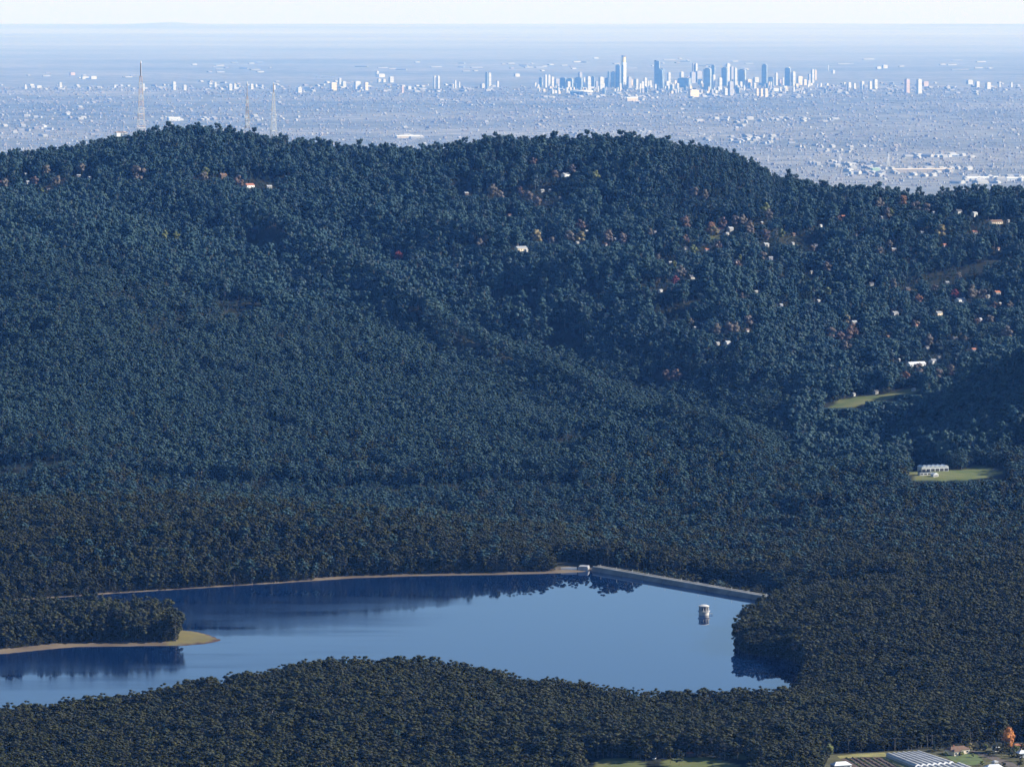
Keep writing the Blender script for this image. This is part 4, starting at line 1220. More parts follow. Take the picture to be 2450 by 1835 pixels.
zt(1620, 120, 5.672, [
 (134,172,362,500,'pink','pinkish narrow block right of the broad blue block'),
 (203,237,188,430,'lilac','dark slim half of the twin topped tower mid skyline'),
 (236,278,192,430,'white','white half of the twin topped tower mid skyline'),
 (172,252,306,450,'lilac','lilac grey block in front of the twin topped tower'),
 (250,338,292,440,'lilac','lilac block right below the twin topped tower'),
 (280,350,400,470,'white','white low block at the foot of the lilac block'),
 (355,468,262,540,'tealglass','medium blue tower with pale top right of the lilac block'),
 (392,440,262,300,'white','pale penthouse over the medium blue tower'),
 (460,516,216,500,'blueglass','blue tower with a pointed mast',dict(spire=7)),
 (474,520,346,540,'palegrey','light slim tower in front of the pointed mast tower'),
 (550,612,384,540,'white','white tower with dark slot left of the strong blue tower'),
 (600,690,248,490,'blueglass','strong blue tower left of the tall lilac tower'),
 (655,722,196,470,'white','tall pale tower with rounded white top'),
 (716,766,232,470,'lilac','grey striped tower right of the rounded white top'),
 (768,812,252,480,'white','white tower right of the grey striped tower'),
 (688,766,432,620,'lilac','grey apartment tower in front of the skyline middle'),
 (624,690,528,615,'palegrey','pale low apartment block left of the grey apartment tower'),
 (826,936,272,500,'tealglass','wide teal block right of the white tower'),
 (936,1012,402,500,'cream','cream block at the right foot of the wide teal block'),
 (1030,1110,376,440,'white','low white block left of the bright blue tower'),
 (1145,1226,206,500,'blueglass','bright blue tower standing alone right of the wide teal block'),
 (1234,1316,372,490,'tealglass','dark teal block at the right foot of the bright blue tower'),
 (1324,1366,318,482,'white','white narrow tower right of the dark teal block'),
 (1374,1424,402,480,'pink','tan low block right of the white narrow tower'),
 (1420,1452,382,480,'white','small white block left of the right hand blue tower'),
 (1460,1546,248,490,'blueglass','right hand blue tower with white cap',dict(crown='white')),
 (1550,1606,304,490,'white','white striped tower right of the white capped blue tower'),
 (1620,1702,362,470,'cream','cream block near the right end of the skyline'),
 (1700,1760,404,480,'cream','low cream block near the right end of the skyline'),
 (1760,1812,420,490,'white','low white block near the right end of the skyline'),
 (1774,1816,332,442,'lilac','grey slab left of the last white tower of the skyline'),
 (1814,1862,272,450,'white','last white tower at the right end of the skyline'),
 (1862,1892,274,410,'cream','cream tower beside the last white tower of the skyline'),
 (1062,1108,528,630,'cream','left cream apartment block in front of the bright blue tower'),
 (1118,1165,530,635,'cream','middle cream apartment block in front of the bright blue tower'),
 (1175,1230,528,640,'cream','right cream apartment block in front of the bright blue tower'),
 (1280,1382,522,562,'white','long low white building in front of the right hand towers'),
 (2040,2056,206,282,'white','slim white chimney right of the skyline'),
 (2094,2142,276,322,'white','white tent roofed building right of the slim chimney'),
 (150,300,545,640,'cream','low cream roofed hall in front of the broad blue block'),
])
zt(500, 130, 4.424, [
 (1130,1336,232,258,'white','long white roof on the rise left of the skyline',dict(turn=12)),
 (1280,1352,302,385,'cream','cream block under the long white roof'),
 (1368,1402,256,322,'white','narrow white tower right of the long white roof'),
 (1400,1452,292,352,'white','white block right of the narrow white tower'),
 (1534,1606,292,385,'white','broad white block left of the church spire hill'),
 (1638,1686,302,385,'cream','cream tower right of the broad white block'),
 (1764,1800,184,245,'white','white church like tower with a tall spire',dict(spire=22)),
 (1782,1862,212,246,'white','white hall beside the tall spire'),
 (1780,1820,264,302,'white','left white block below the tall spire'),
 (1832,1872,266,300,'white','right white block below the tall spire'),
 (1900,1956,242,302,'white','white block right of the tall spire'),
 (2030,2062,340,412,'pink','pinkish block right of the spire hill'),
 (2090,2142,342,372,'white','small white block right of the pinkish block'),
 (925,985,355,408,'white','white block left of the long white roof'),
 (660,705,330,380,'palegrey','pale block behind the right mast'),
 (200,245,318,385,'white','left pale tower behind the middle mast'),
 (255,290,315,370,'white','right pale tower behind the middle mast'),
 (430,470,318,375,'palegrey','pale tower right of the middle mast'),
 (485,510,320,350,'white','small white tower right of the middle mast'),
 (50,80,300,350,'white','white tower left of the middle mast'),
])
zt(900, 130, 5.53, [
 (755,796,296,470,'white','left white tower of a matching pair left of the skyline'),
 (804,842,296,470,'white','right white tower of a matching pair left of the skyline'),
 (1030,1062,352,466,'white','tallest of three slim white towers left of the skyline'),
 (1086,1112,372,445,'white','right of three slim white towers left of the skyline'),
 (1004,1026,402,466,'white','left and lowest of three slim white towers left of the skyline'),
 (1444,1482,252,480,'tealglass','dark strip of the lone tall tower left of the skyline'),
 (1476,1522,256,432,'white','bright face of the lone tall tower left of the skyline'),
 (1376,1440,395,450,'white','white block left of the lone tall tower'),
 (1590,1625,360,440,'palegrey','pale low tower right of the lone tall tower'),
 (1820,1900,262,300,'white','white factory right of the lone tall tower'),
])
zt(0, 130, 4.424, [
 (618,656,302,352,'white','rounded white tower on the far left plain'),
 (1820,1862,296,382,'white','bright white slab right of the tallest mast'),
 (1930,1975,330,385,'white','white block right of the bright white slab'),
 (1508,1532,316,392,'white','slim white tower just right of the tallest mast'),
 (254,282,326,372,'white','small white tower at the far left'),
 (374,440,336,362,'white','low white building at the far left'),
 (735,795,195,225,'pink','pinkish silo block on the left horizon'),
 (858,940,240,266,'white','left long white shed on the left horizon'),
 (950,1022,236,266,'white','right long white shed on the left horizon'),
 (1200,1230,330,362,'white','small white block left of the tallest mast'),
])
zt(1950, 130, 4.424, [
 (294,326,302,362,'palegrey','first pale slab of the row right of the skyline'),
 (338,382,302,362,'palegrey','second pale slab of the row right of the skyline'),
 (398,432,312,372,'palegrey','third pale slab of the row right of the skyline'),
 (478,522,292,376,'palegrey','fourth pale slab of the row right of the skyline'),
 (564,602,292,376,'palegrey','fifth pale slab of the row right of the skyline'),
 (610,662,272,372,'white','sixth and tallest pale slab of the row right of the skyline'),
 (945,1002,268,412,'pink','left pinkish apartment tower right of the row of slabs'),
 (1070,1132,272,422,'palegrey','right apartment tower right of the row of slabs'),
 (1130,1202,292,342,'pink','pinkish low block right of the apartment towers'),
 (1600,1672,276,320,'white','bright white block far right of the skyline'),
 (1690,1742,292,352,'palegrey','pale block right of the bright white block'),
 (1800,1862,302,370,'palegrey','pale broad block at the far right'),
 (1940,1966,296,352,'white','slim white tower at the far right'),
 (2060,2092,302,352,'white','last slim white tower near the right edge'),
 (640,702,136,158,'white','left white works building on the right horizon'),
 (706,770,118,152,'white','right white works building on the right horizon'),
])
def low_rise():
    r = np.random.default_rng(31)
    for i in range(170):
        x = r.uniform(1275, 1975); b = r.uniform(203, 226); wd = r.uniform(3.5, 9); h = r.uniform(4, 15) * (0.6 if x > 1900 or x < 1330 else 1)
        st = r.choice(['white','cream','palegrey','lilac','tealglass','blueglass'], p=[.24,.14,.26,.16,.1,.1])
        tower(x, x + wd, b - h, b, st, 'low block packed among the foot of the city towers', group='low blocks at the foot of the skyline')
low_rise()
# the tallest tower: slim shaft with gold crown, dark left strip, cut out top
def tallest():
    s = 5.672; base = 120 + 505 / s; Y = city_y(base); k = Y / F
    px = 1250 + 1372 / s
    rt = empty('skyscraper', (float(ray(px, base)[0]) * Y, Y, PZ), math.radians(48), 'tallest city tower with pale shaft and gold crown', 'building', 'city towers on the far skyline')
    H = (505 - 78) / s * k; W = 74 / s * k * 0.70
    MB().box(-W/2, W/2, -W*0.45, W*0.45, -3, H*0.78).build('shaft', M['white'], rt)
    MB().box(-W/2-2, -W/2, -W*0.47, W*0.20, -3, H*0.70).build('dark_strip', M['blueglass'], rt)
    MB().box(-W*0.44, W*0.44, -W*0.38, W*0.38, H*0.78+0.01, H*0.95).build('gold_crown', M['gold_crown'], rt)
    MB().box(-W*0.44, -W*0.24, -W*0.38, W*0.38, H*0.95+0.01, H).build('parapet', M['grey'], rt)
    MB().box(W*0.24, W*0.44, -W*0.38, W*0.38, H*0.95+0.01, H*0.99).build('parapet', M['grey'], rt)
tallest()
def shouldered():
    s = 5.672; base = 120 + 522 / s; Y = city_y(base) - 60; k = Y / F
    px = 1250 + 1826 / s
    rt = empty('skyscraper', (float(ray(px, base)[0]) * Y, Y, PZ), math.radians(-15), 'tall dark blue tower with slanted right shoulder', 'building', 'city towers on the far skyline')
    H = (522 - 152) / s * k; W = 70 / s * k
    MB().box(-W*0.48, W*0.48, -W*0.35, W*0.35, -3, H).build('shaft', M['blueglass'], rt)
    MB().box(-W*0.48, -W*0.12, -W*0.3, W*0.3, H+0.01, H*1.03).build('roof_plant', M['darkgrey'], rt)
    m = MB(); w0, w1 = W*0.48, W*1.25
    m.add([(w0,-W*.33,-3),(w1,-W*.33,-3),(w1*0.86,-W*.33,H*0.66),(w0,-W*.33,H*0.74),(w0,W*.33,-3),(w1,W*.33,-3),(w1*0.86,W*.33,H*0.66),(w0,W*.33,H*0.74)],
          [(0,1,2,3),(7,6,5,4),(1,5,6,2),(3,2,6,7)])
    m.build('shoulder', M['blueglass'], rt)
shouldered()
def stadium():
    s = 5.672; px = 1250 + 800 / s; base = 120 + 606 / s; Y = city_y(base); k = Y / F
    rt = empty('stadium', (float(ray(px, base)[0]) * Y, Y, PZ), 0, 'white ribbed oval stadium in front of the skyline', 'stadium')
    a = 150 / s * k; h = 62 / s * k
    MB().lathe([(1.0,-2),(1.0,h*0.55),(0.97,h*0.6)], 40, sx=a, sy=a*0.8).build('bowl', M['grey'], rt)
    MB().lathe([(1.03,h*0.6),(1.0,h*0.8),(0.9,h*0.95),(0.72,h)], 40, sx=a, sy=a*0.8).build('roof', M['white'], rt)
    for i in range(18):
        t = 2 * math.pi * i / 18
        MB().bar((a*1.05*math.cos(t), a*0.84*math.sin(t), -2), (a*1.0*math.cos(t), a*0.8*math.sin(t), h*0.98), 4.5).build('roof_rib', M['white'], rt)
stadium()

# ------------------------------------------------------------------ suburbs on the plain
def gable_box(mb, X, Y, z, W, D, H, a, RH, mw=0, mr=1):
    c, s = math.cos(a), math.sin(a)
    def T(x, y, zz): return (X + x*c - y*s, Y + x*s + y*c, z + zz)
    v = [T(-W/2,-D/2,-2),T(W/2,-D/2,-2),T(W/2,D/2,-2),T(-W/2,D/2,-2),T(-W/2,-D/2,H),T(W/2,-D/2,H),T(W/2,D/2,H),T(-W/2,D/2,H),T(-W/2,0,H+RH),T(W/2,0,H+RH)]
    mb.add(v, [(0,1,5,4),(2,3,7,6),(1,2,6,9,5),(3,0,4,8,7)], mw)
    mb.add(v, [(4,5,9,8),(6,7,8,9)], mr)
MIDR = mat('far mid roofs', (0.22,0.20,0.185), 0.8, 0.3, 0.01, objvar=0.3)
def suburbs():
    r = np.random.default_rng(21)
    # bands where the pale sheds crowd together: px range, py range, count, width px
    bands = [((1640,2000),(284,296),26,(8,22)),((1690,1860),(328,345),26,(8,20)),((1890,2150),(346,366),24,(7,16)),((1940,2110),(388,404),26,(8,20)),
             ((1760,1780),(300,310),3,(10,16)),((2000,2330),(404,424),46,(8,24)),((2290,2450),(424,440),30,(12,34)),((2170,2350),(372,379),14,(12,30)),
             ((390,560),(283,290),14,(7,16)),((0,130),(300,330),14,(8,18)),((540,720),(280,290),12,(6,12)),((940,1010),(326,334),9,(12,26)),((60,210),(266,290),12,(9,18)),
             ((1490,1590),(233,243),10,(8,20)),((700,1200),(205,222),40,(6,18)),((1280,1950),(212,236),110,(6,16)),((1950,2440),(200,228),70,(6,14)),((0,700),(205,216),44,(6,16)),
             ((860,1350),(150,172),24,(12,40)),((1350,1800),(140,170),26,(10,36)),((420,760),(150,176),14,(12,30)),((1960,2400),(142,170),12,(16,50)),((60,330),(176,188),8,(8,24)),
             ((1040,1180),(240,255),8,(7,14)),((470,900),(196,215),30,(6,14))]
    todo = []
    for (x0,x1),(y0,y1),n,(w0,w1) in bands:
        for _ in range(n):
            todo.append((r.uniform(x0,x1), r.uniform(y0,y1), r.uniform(w0,w1), 'b'))
    for _ in range(9000):
        t = r.random() ** 1.1
        py = 208 + 240 * t
        w = r.choice([3,4,5,6,8,11], p=[.40,.28,.17,.09,.045,.015]) * r.uniform(0.8,1.2)
        todo.append((r.uniform(-60,2510), py, w, 's'))
    todo.sort(key=lambda q: -q[2])
    stuff = MB(); n_ind = 0
    big = [MB() for _ in range(1)]
    for px, py, wpx, kind in todo:
        X, Y = on_plane(px, py, PZ); X = float(X); Y = float(Y)
        k = Y / F
        W = wpx * k; H = r.uniform(4.5, 8) if kind == 's' else r.uniform(7, 13)
        H *= 1.5
        if Y > 75000: H *= 0.55
        D = min(W, 70) * r.uniform(0.5, 0.9); a = math.radians(r.choice([25, 40, 55, 70, -30]) + r.uniform(-9, 9))
        RH = min(D * 0.3, 12)
        white = r.random() < ((0.8 if py > 185 else 0.35) if kind == 'b' else 0.20)
        inframe = 0 < px < 2450
        # hidden behind the ridge?
        if n_ind < 290 and kind == 'b' and inframe:
            m = MB(); gable_box(m, 0, 0, 0, W, D, H, 0, RH)
            o = m.build('warehouse', [M['vwhite'], M['vroof']])
            o.location = (X, Y, PZ); o.rotation_euler = (0, 0, a)
            tag(o, 'large pale warehouse on the hazy plain beyond the ridge', 'warehouse', 'pale warehouses on the plain')
            n_ind += 1
        else:
            gable_box(stuff, X, Y, PZ, W, D, H, a, RH, 0 if white else 2, 1 if white else 2)
    o = stuff.build('suburb_buildings', [M['vwhite'], M['vroof'], MIDR])
    tag(o, 'countless small pale houses of the suburbs on the plain', 'suburb', kind='stuff')
    # long cream hall and bright sheds at the foot of the hill
    def shed(px, py, wpx, hpx, dm, turn, wall, roof, label, ribs=6):
        X, Y = on_plane(px, py, PZ); X = float(X); Y = float(Y); k = Y / F
        W, H = wpx * k, hpx * k
        rt = empty('industrial_shed', (X, Y, PZ), math.radians(turn), label, 'shed')
        MB().box(-W/2, W/2, -dm/2, dm/2, -2, H*0.75).build('wall', M[wall], rt)
        ro = MB()
        ro.add([(-W/2-1,-dm/2-1,H*0.76),(W/2+1,-dm/2-1,H*0.76),(W/2+1,0,H),(-W/2-1,0,H),(-W/2-1,dm/2+1,H*0.76),(W/2+1,dm/2+1,H*0.76)], [(0,1,2,3),(3,2,5,4),(0,3,4),(1,5,2)])
        ro.build('roof', M[roof], rt)
        for i in range(ribs):
            x = -W/2 + W * (i + 0.5) / ribs
            MB().box(x-3, x+3, -dm/2-0.4, -dm/2+0.3, 0, H*0.5).build('door', M['grey'], rt)
    shed(2205, 413, 150, 10, 60, 14, 'cream', 'cream', 'very long cream hall on the plain below the right ridge')
    shed(2094, 411, 20, 9, 30, 30, 'greenroof', 'greenroof', 'pale green hall at the left end of the long cream hall', 2)
    shed(2350, 432, 84, 9, 50, 20, 'white', 'white', 'long white shed above the right end of the ridge')
    shed(2430, 433, 50, 9, 50, 16, 'white', 'white', 'white shed cut by the right edge above the ridge', 3)
    shed(2250, 375, 90, 5, 40, 8, 'white', 'zinc', 'thin long white shed in the middle of the right plain')
    shed(417, 290, 28, 9, 30, 22, 'white', 'white', 'white shed right of the tallest mast above the ridge', 2)
    shed(975, 331, 60, 7, 60, 25, 'cream', 'white', 'domed white hall just above the centre of the ridge', 3)
    shed(1512, 243, 30, 10, 40, 30, 'cream', 'white', 'cream hall in front of the tallest tower', 2)
suburbs()
# bushy street trees of the plain
M['street'] = leaf_mat('street tree leaves', [(0.07,0.075,0.05),(0.10,0.10,0.07),(0.13,0.115,0.09)])
plain_col = bpy.data.collections.new('street tree sources')
for k in range(3):
    cr_, tr_ = gum(np.random.default_rng(200 + k), H=20, R=4.3, nc=9, nl=4, leaf=0.6, kind='round')
    plain_col.objects.link(bpy.data.objects.new('street_tree_source_%d' % k, cr_.mesh('street_tree', [M['street']])))
def plain_trees():
    r = np.random.default_rng(9)
    n = 30000
    py = 212 + 235 * r.random(n) ** 1.15; px = r.uniform(-60, 2510, n)
    X, Y = on_plane(px, py, PZ)
    keep = fbm(X, Y * 0.35, 1500, 3) > -0.12
    X, Y = X[keep], Y[keep]
    s = r.uniform(0.6, 1.3, len(X)) * 1.45 * Y / F / 4.4 * 0.5
    o = scatter('suburb_trees', np.stack([X, Y, np.full(len(X), PZ - 6.0)], -1), r.random(len(X)) * 6.28, np.stack([s*2.2, s*2.2, s], -1), r.integers(0, 3, len(X)), plain_col)
    tag(o, 'hazy street trees among the suburbs on the plain', 'trees', kind='stuff')
plain_trees()
def pylons():
    proto = None
    for px, py, h in ((1919,396,22),(2009,396,26),(2125,398,30),(2241,408,28),(2416,396,26),(1838,390,18)):
        X, Y = on_plane(px, py, PZ); X = float(X); Y = float(Y)
        if proto is None:
            proto = empty('power_pylon', (0, 0, 0), 0, 'thin pale power pylon on the plain beyond the right ridge', 'pylon', 'pylons on the plain')
            for sx, sy in ((-1,-1),(1,-1),(1,1),(-1,1)):
                MB().bar((sx*4, sy*4, -2), (sx*0.6, sy*0.6, 45), 1.0).build('leg', M['white'], proto)
            for z, w_ in ((30,9),(36,8),(42,6)):
                MB().bar((-w_,0,z),(w_,0,z),1.0).build('crossarm', M['white'], proto)
            o = proto
        else: o = copy_tree(proto)
        k = Y / F; s = h * k / 45
        o.location = (X, Y, PZ); o.scale = (s, s, s); o.rotation_euler = (0, 0, random.uniform(-0.5, 0.5))
pylons()

# ------------------------------------------------------------------ hill clearings: hedge, farm sheds
def hill_bits():
    X, Y, Z = ground_hit(2193, 866)
    rt = empty('hedge', (X, Y + 6, Z), math.radians(8), 'clipped yellow green hedge above the long white roofed buildings', 'hedge')
    W = 48 * Y / F
    for k in range(6):
        x0 = -W/2 + W*k/6
        m = MB(); r = np.random.default_rng(k)
        m.box(x0+0.15, x0+W/6-0.15, -1.4, 1.4, -1, 4.2 + 0.5*r.random())
        for q in range(60):
            clump(m, (x0 + W/6*r.random(), r.uniform(-1.4,1.4), r.uniform(0.6,4.6)), 0.5, 3, 0.4, r, core=False)
        m.build('hedge_bush', M['hedge'], rt)
    X, Y, Z = ground_hit(1190, 598)
    rt = empty('hedge', (X, Y, Z), math.radians(4), 'long dull green hedge left of the long cream house mid hill', 'hedge')
    W = 74 * Y / F
    for k in range(6):
        x0 = -W/2 + W*k/6; m = MB(); r = np.random.default_rng(30 + k)
        m.box(x0+0.15, x0+W/6-0.15, -1.4, 1.4, -1, 3.6 + 0.9*r.random())
        for q in range(60): clump(m, (x0 + W/6*r.random(), r.uniform(-1.4,1.4), r.uniform(0.6,4.2)), 0.5, 3, 0.4, r, core=False)
        m.build('hedge_bush', M['hedge'], rt)
    # farm on the right flat
    def shed(px, py, wpx, H, D, turn, wall, roof, label, n):
        X, Y, Z = ground_hit(px, py); W = wpx * Y / F
        rt = empty('farm_shed', (X, Y, Z), math.radians(turn), label, 'shed', 'farm sheds in the right clearing')
        MB().box(-W/2, W/2, -D/2, D/2, -2, H).build('wall', M[wall], rt)
        for i in range(n):
            a, b = -W/2 + W*i/n, -W/2 + W*(i+1)/n
            m = MB(); c = (a + b) / 2
            m.add([(a,-D/2-.3,H+.01),(b,-D/2-.3,H+.01),(c,-D/2-.3,H+1.5),(a,D/2+.3,H+.01),(b,D/2+.3,H+.01),(c,D/2+.3,H+1.5)], [(0,1,2),(5,4,3),(0,2,5,3),(2,1,4,5)])
            m.build('roof', M[roof], rt)
            MB().box(a+0.5, b-0.5, -D/2-0.06, -D/2+0.05, 0.4, H*0.62).build('door', M['darkgrey'], rt)
        LIMITS.append((px - wpx/2, px + wpx/2, py, Y))
    shed(2232, 1127, 70, 5.2, 12, 18, 'white', 'white', 'wide white farm shed with saw tooth roofs in the right clearing', 6)
    shed(2281, 1121, 22, 5.6, 12, -12, 'darkgrey', 'darkgrey', 'dark barn beside the white farm shed', 1)
    shed(2212, 1136, 30, 3.0, 6, 18, 'white', 'darkgrey', 'low white lean to in front of the white farm shed', 3)
    shed(2236, 1140, 14, 2.6, 5, 30, 'white', 'white', 'small white shed below the wide farm shed', 1)
hill_bits()

# ------------------------------------------------------------------ foreground farm at lower right
def fp(px, py, dz=0.0):
    x, y = on_plane(px, py, FARM_Z + dz); return float(x), float(y)
def sheet(name, pts, mt, dz, kind='structure'):
    P = [fp(a, b) for a, b in pts]
    mb = MB(); mb.add([(x, y, FARM_Z + dz) for x, y in P], [tuple(range(len(P)))])
    o = mb.build(name, mt); tag(o, kind=kind)
    for p in o.data.polygons:
        if p.normal.z < 0: p.flip()
    return o
M['paddock'] = mat('worn paddock', (0.085,0.082,0.045), 0.95, 0.4, 0.09, 0.05, detail=7)
sheet('farmland', [(1985,1806),(2120,1798),(2240,1792),(2520,1782),(2520,1860),(1960,1860)], M['paddock'], 0.30)
sheet('dry_grass', [(2003,1809),(2050,1804),(2116,1801),(2126,1808),(2200,1840),(2170,1840),(2112,1811),(2060,1811),(2010,1815)], M['drygrass'], 0.34)
sheet('lawn', [(2256,1806),(2330,1802),(2345,1812),(2355,1822),(2330,1832),(2292,1826),(2275,1818)], M['lawn'], 0.35)
sheet('lawn', [(2380,1845),(2420,1836),(2460,1840),(2460,1860),(2380,1860)], M['lawn'], 0.35)
sheet('track', [(2322,1797),(2334,1796),(2372,1806),(2420,1824),(2452,1838),(2452,1850),(2405,1832),(2360,1813)], M['dirt'], 0.36)
sheet('soil_bed', [(2014,1815),(2060,1812),(2110,1812),(2150,1832),(2150,1845),(2020,1845)], M['soil'], 0.345)
def rows_():
    for i in range(7):
        x0 = 2024 + i * 15; 
        a = fp(x0, 1813.5 + 0.2*i); b = fp(x0 + 48, 1842)
        d = Vector((b[0]-a[0], b[1]-a[1])); L = d.length
        m = MB(); r = np.random.default_rng(60 + i)
        rt_a = math.atan2(d.y, d.x)
        m.add([(0,-0.9,0),(L,-0.9,0),(L,0,0.5),(0,0,0.5),(0,0.9,0),(L,0.9,0)], [(0,1,2,3),(3,2,5,4)])
        for q in range(50): clump(m, (L*r.random(), r.uniform(-0.6,0.6), 0.4), 0.4, 3, 0.3, r, core=False)
        o = m.build('vegetable_row', M['crop'] if i % 2 == 0 else M['soil'])
        o.location = (a[0], a[1], FARM_Z + 0.35); o.rotation_euler = (0, 0, rt_a)
        tag(o, 'green vegetable row running beside the greenhouse' if i % 2 == 0 else 'bare brown furrow ridge beside the greenhouse', 'crop row', 'crop rows left of the greenhouse')
rows_()
def greenhouse(bl, br, fl, fr, n, label):
    P = [fp(*q, 3.0) for q in (bl, br, fl, fr)]
    A, B, C, D = [Vector((x, y, 0)) for x, y in P]
    ctr = (A + B + C + D) / 4
    rt = empty('greenhouse', (ctr.x, ctr.y, FARM_Z + 0.3), 0, label, 'greenhouse', 'greenhouses on the farm')
    A, B, C, D = A - ctr, B - ctr, C - ctr, D - ctr
    for i in range(n):
        t0, t1 = i / n, (i + 1) / n
        a0, a1 = A.lerp(B, t0), A.lerp(B, t1); c0, c1 = C.lerp(D, t0), C.lerp(D, t1)
        m = MB(); K = 7
        for p0, p1 in ((a0, a1), (c0, c1)):
            for j in range(K):
                u = j / (K - 1); q = p0.lerp(p1, u); z = 1.9 + 1.15 * math.sin(math.pi * u) ** 0.85
                m.v.append((q.x, q.y, z))
        for j in range(K - 1): m.f.append((j, j+1, K+j+1, K+j)); m.m.append(0)
        m.build('roof_span', M['poly'], rt)
        for p0, p1 in ((c0, c1), (a0, a1)):
            g = MB(); o_ = 0
            for j in range(K):
                u = j / (K - 1); q = p0.lerp(p1, u); z = 1.9 + 1.15 * math.sin(math.pi * u) ** 0.85
                g.v.append((q.x, q.y, z - 0.02))
            g.v += [(p1.x, p1.y, 0), (p0.x, p0.y, 0)]
            g.f.append(tuple(range(o_, o_ + K + 2))); g.m.append(0)
            g.build('gable', M['polybright'], rt)
        # gutter
        m = MB(); m.bar((a0.x,a0.y,1.85),(c0.x,c0.y,1.85),0.35); m.build('gutter', M['steel'], rt)
        h = MB()
        for q in range(1, 6):
            w0, w1 = a0.lerp(c0, q/6), a1.lerp(c1, q/6); pr = None
            for j in range(K):
                u = j / (K - 1); pp = w0.lerp(w1, u); z = 1.94 + 1.15 * math.sin(math.pi * u) ** 0.85
                if pr is not None: h.bar(pr, (pp.x, pp.y, z), 0.12)
                pr = (pp.x, pp.y, z)
        h.build('hoop', M['palegrey'], rt)
    for p, q in ((A, C), (B, D)):
        MB().add([(p.x,p.y,0),(q.x,q.y,0),(q.x,q.y,1.9),(p.x,p.y,1.9)], [(0,1,2,3)]).build('side_wall', M['poly'], rt)
greenhouse((2120,1801),(2203,1795),(2190,1829),(2283,1821),7,'pale multi span greenhouse with seven arched roofs at lower right')
greenhouse((2192,1832),(2300,1823),(2250,1862),(2370,1850),8,'second multi span greenhouse cut by the bottom edge')
def fhouse(px, py, wm, dm, turn, wall, roof, label, H=3.0, wing=True):
    x, y = fp(px, py)
    rt = empty('house', (x, y, FARM_Z + 0.3), math.radians(turn), label, 'house', 'houses by the farm')
    def part(cx_, cy_, W, D, H):
        MB().box(cx_-W/2, cx_+W/2, cy_-D/2, cy_+D/2, -0.5, H).build('wall', M[wall], rt)
        RH = D * 0.28; e = 0.5
        ro = MB().add([(cx_-W/2-e,cy_-D/2-e,H+.02),(cx_+W/2+e,cy_-D/2-e,H+.02),(cx_+W/2+e,cy_+D/2+e,H+.02),(cx_-W/2-e,cy_+D/2+e,H+.02),(cx_-W/2+D*.35,cy_,H+RH),(cx_+W/2-D*.35,cy_,H+RH)],
                 [(0,1,5,4),(2,3,4,5),(1,2,5),(3,0,4),(3,2,1,0)]).build('roof', M[roof], rt)
        n = max(2, int(W / 3.2))
        for k in range(n):
            c = cx_ - W/2 + (k + .5) * W / n
            if k == 1: MB().box(c-.5, c+.5, cy_-D/2-.06, cy_-D/2+.05, 0, 2.1).build('door', M['darkgrey'], rt)
            else:
                f = MB().box(c-.9, c+.9, cy_-D/2-.05, cy_-D/2+.05, .8, 2.2).build('window', M['white'], rt)
                MB().box(c-.8, c+.8, cy_-D/2-.08, cy_-D/2-.02, .9, 2.1).build('pane', M['window'], f)
        MB().box(cx_+W/2-.05, cx_+W/2+.06, cy_-.8, cy_+.8, .8, 2.1).build('window', M['window'], rt)
        return ro, RH
    ro, RH = part(0, 0, wm, dm, H)
    if wm > 6 and wing: MB().box(-wm*.2-.4, -wm*.2+.4, -.4, .4, H+RH*.5, H+RH+.9).build('chimney', M['redroof'], ro)
    if wing: part(-wm*0.32, -dm*0.75, wm*0.36, dm*0.62, H - 0.12)
    return rt
fhouse(2290,1803,15,7.5,28,'cream','brownroof','cream house with brown hipped roof behind the greenhouse')
fhouse(2436,1797,10,7,20,'cream','redroof','cream house with brick roof right of the orange tree at the edge',3.2,False)
fhouse(2446,1811,6.5,6,15,'palegrey','zinc','white low house at the right edge below the cream house',2.8,False)
fhouse(2382,1797,3.4,3.2,35,'palegrey','zinc','tiny white shed between the two cream houses',2.6,False)
fhouse(2380,1832,3.2,3.0,40,'palegrey','houseroof','small white pump shed on the dirt beside the track',2.8,False)
fhouse(2012,1840,12,7,20,'palegrey','zinc','white roofed shed at the bottom left of the crop rows',3.0,False)
fhouse(2378,1846,12,8,12,'palegrey','zinc','pale blue grey roof cut by the bottom edge',2.6,False)
# single trees and bushes round the farm
def lone(px, py, H, kind, label, sx=1.0, name='lone_tree'):
    x, y = fp(px, py); rt = empty(name, (x, y, FARM_Z + 0.2), random.random()*6, label, 'tree' if H > 5 else 'bush')
    s = H / 12.0; rt.scale = (s*sx, s*sx, s)
    if kind in ('gum',):
        s = H / 23.0; rt.scale = (s*sx, s*sx, s); link('crown', LIB[1][0], rt); link('trunk', LIB[1][1], rt)
    elif kind == 'conifer':
        s = H / 24.0; rt.scale = (s*sx, s*sx, s); link('crown', LIB[10][0], rt); link('trunk', LIB[10][1], rt)
    elif H > 16:
        cr, tr = gum(np.random.default_rng(5), H=12.0, R=4.0, nc=34, nl=46, leaf=0.26, kind='round')
        link('crown', cr.mesh('crown', [M[kind]]), rt); link('trunk', tr.mesh('trunk', [M['darkbark']]), rt)
    else:
        cm, tm = autumn_mesh(kind)[0]; link('crown', cm, rt); link('trunk', tm, rt)
M['flame'] = leaf_mat('flame orange leaves', [(0.34,0.13,0.04),(0.40,0.16,0.05)])
lone(2412,1800,17,'flame','big flame orange tree at lower right behind the cream houses',0.72)
lone(2404,1803,10,'gum','dark green tree in front of the flame orange tree',1.3)
lone(2322,1797,5.4,'gold','round yellow green bush right of the brown roofed cream house',1.25,'bush')
lone(2358,1795,4.4,'palegreen','small pale green bush left of the tiny white shed',1.2,'bush')
lone(1953,1838,7.0,'gold','tan gold bush at the bottom edge left of the crop rows',1.1,'bush')
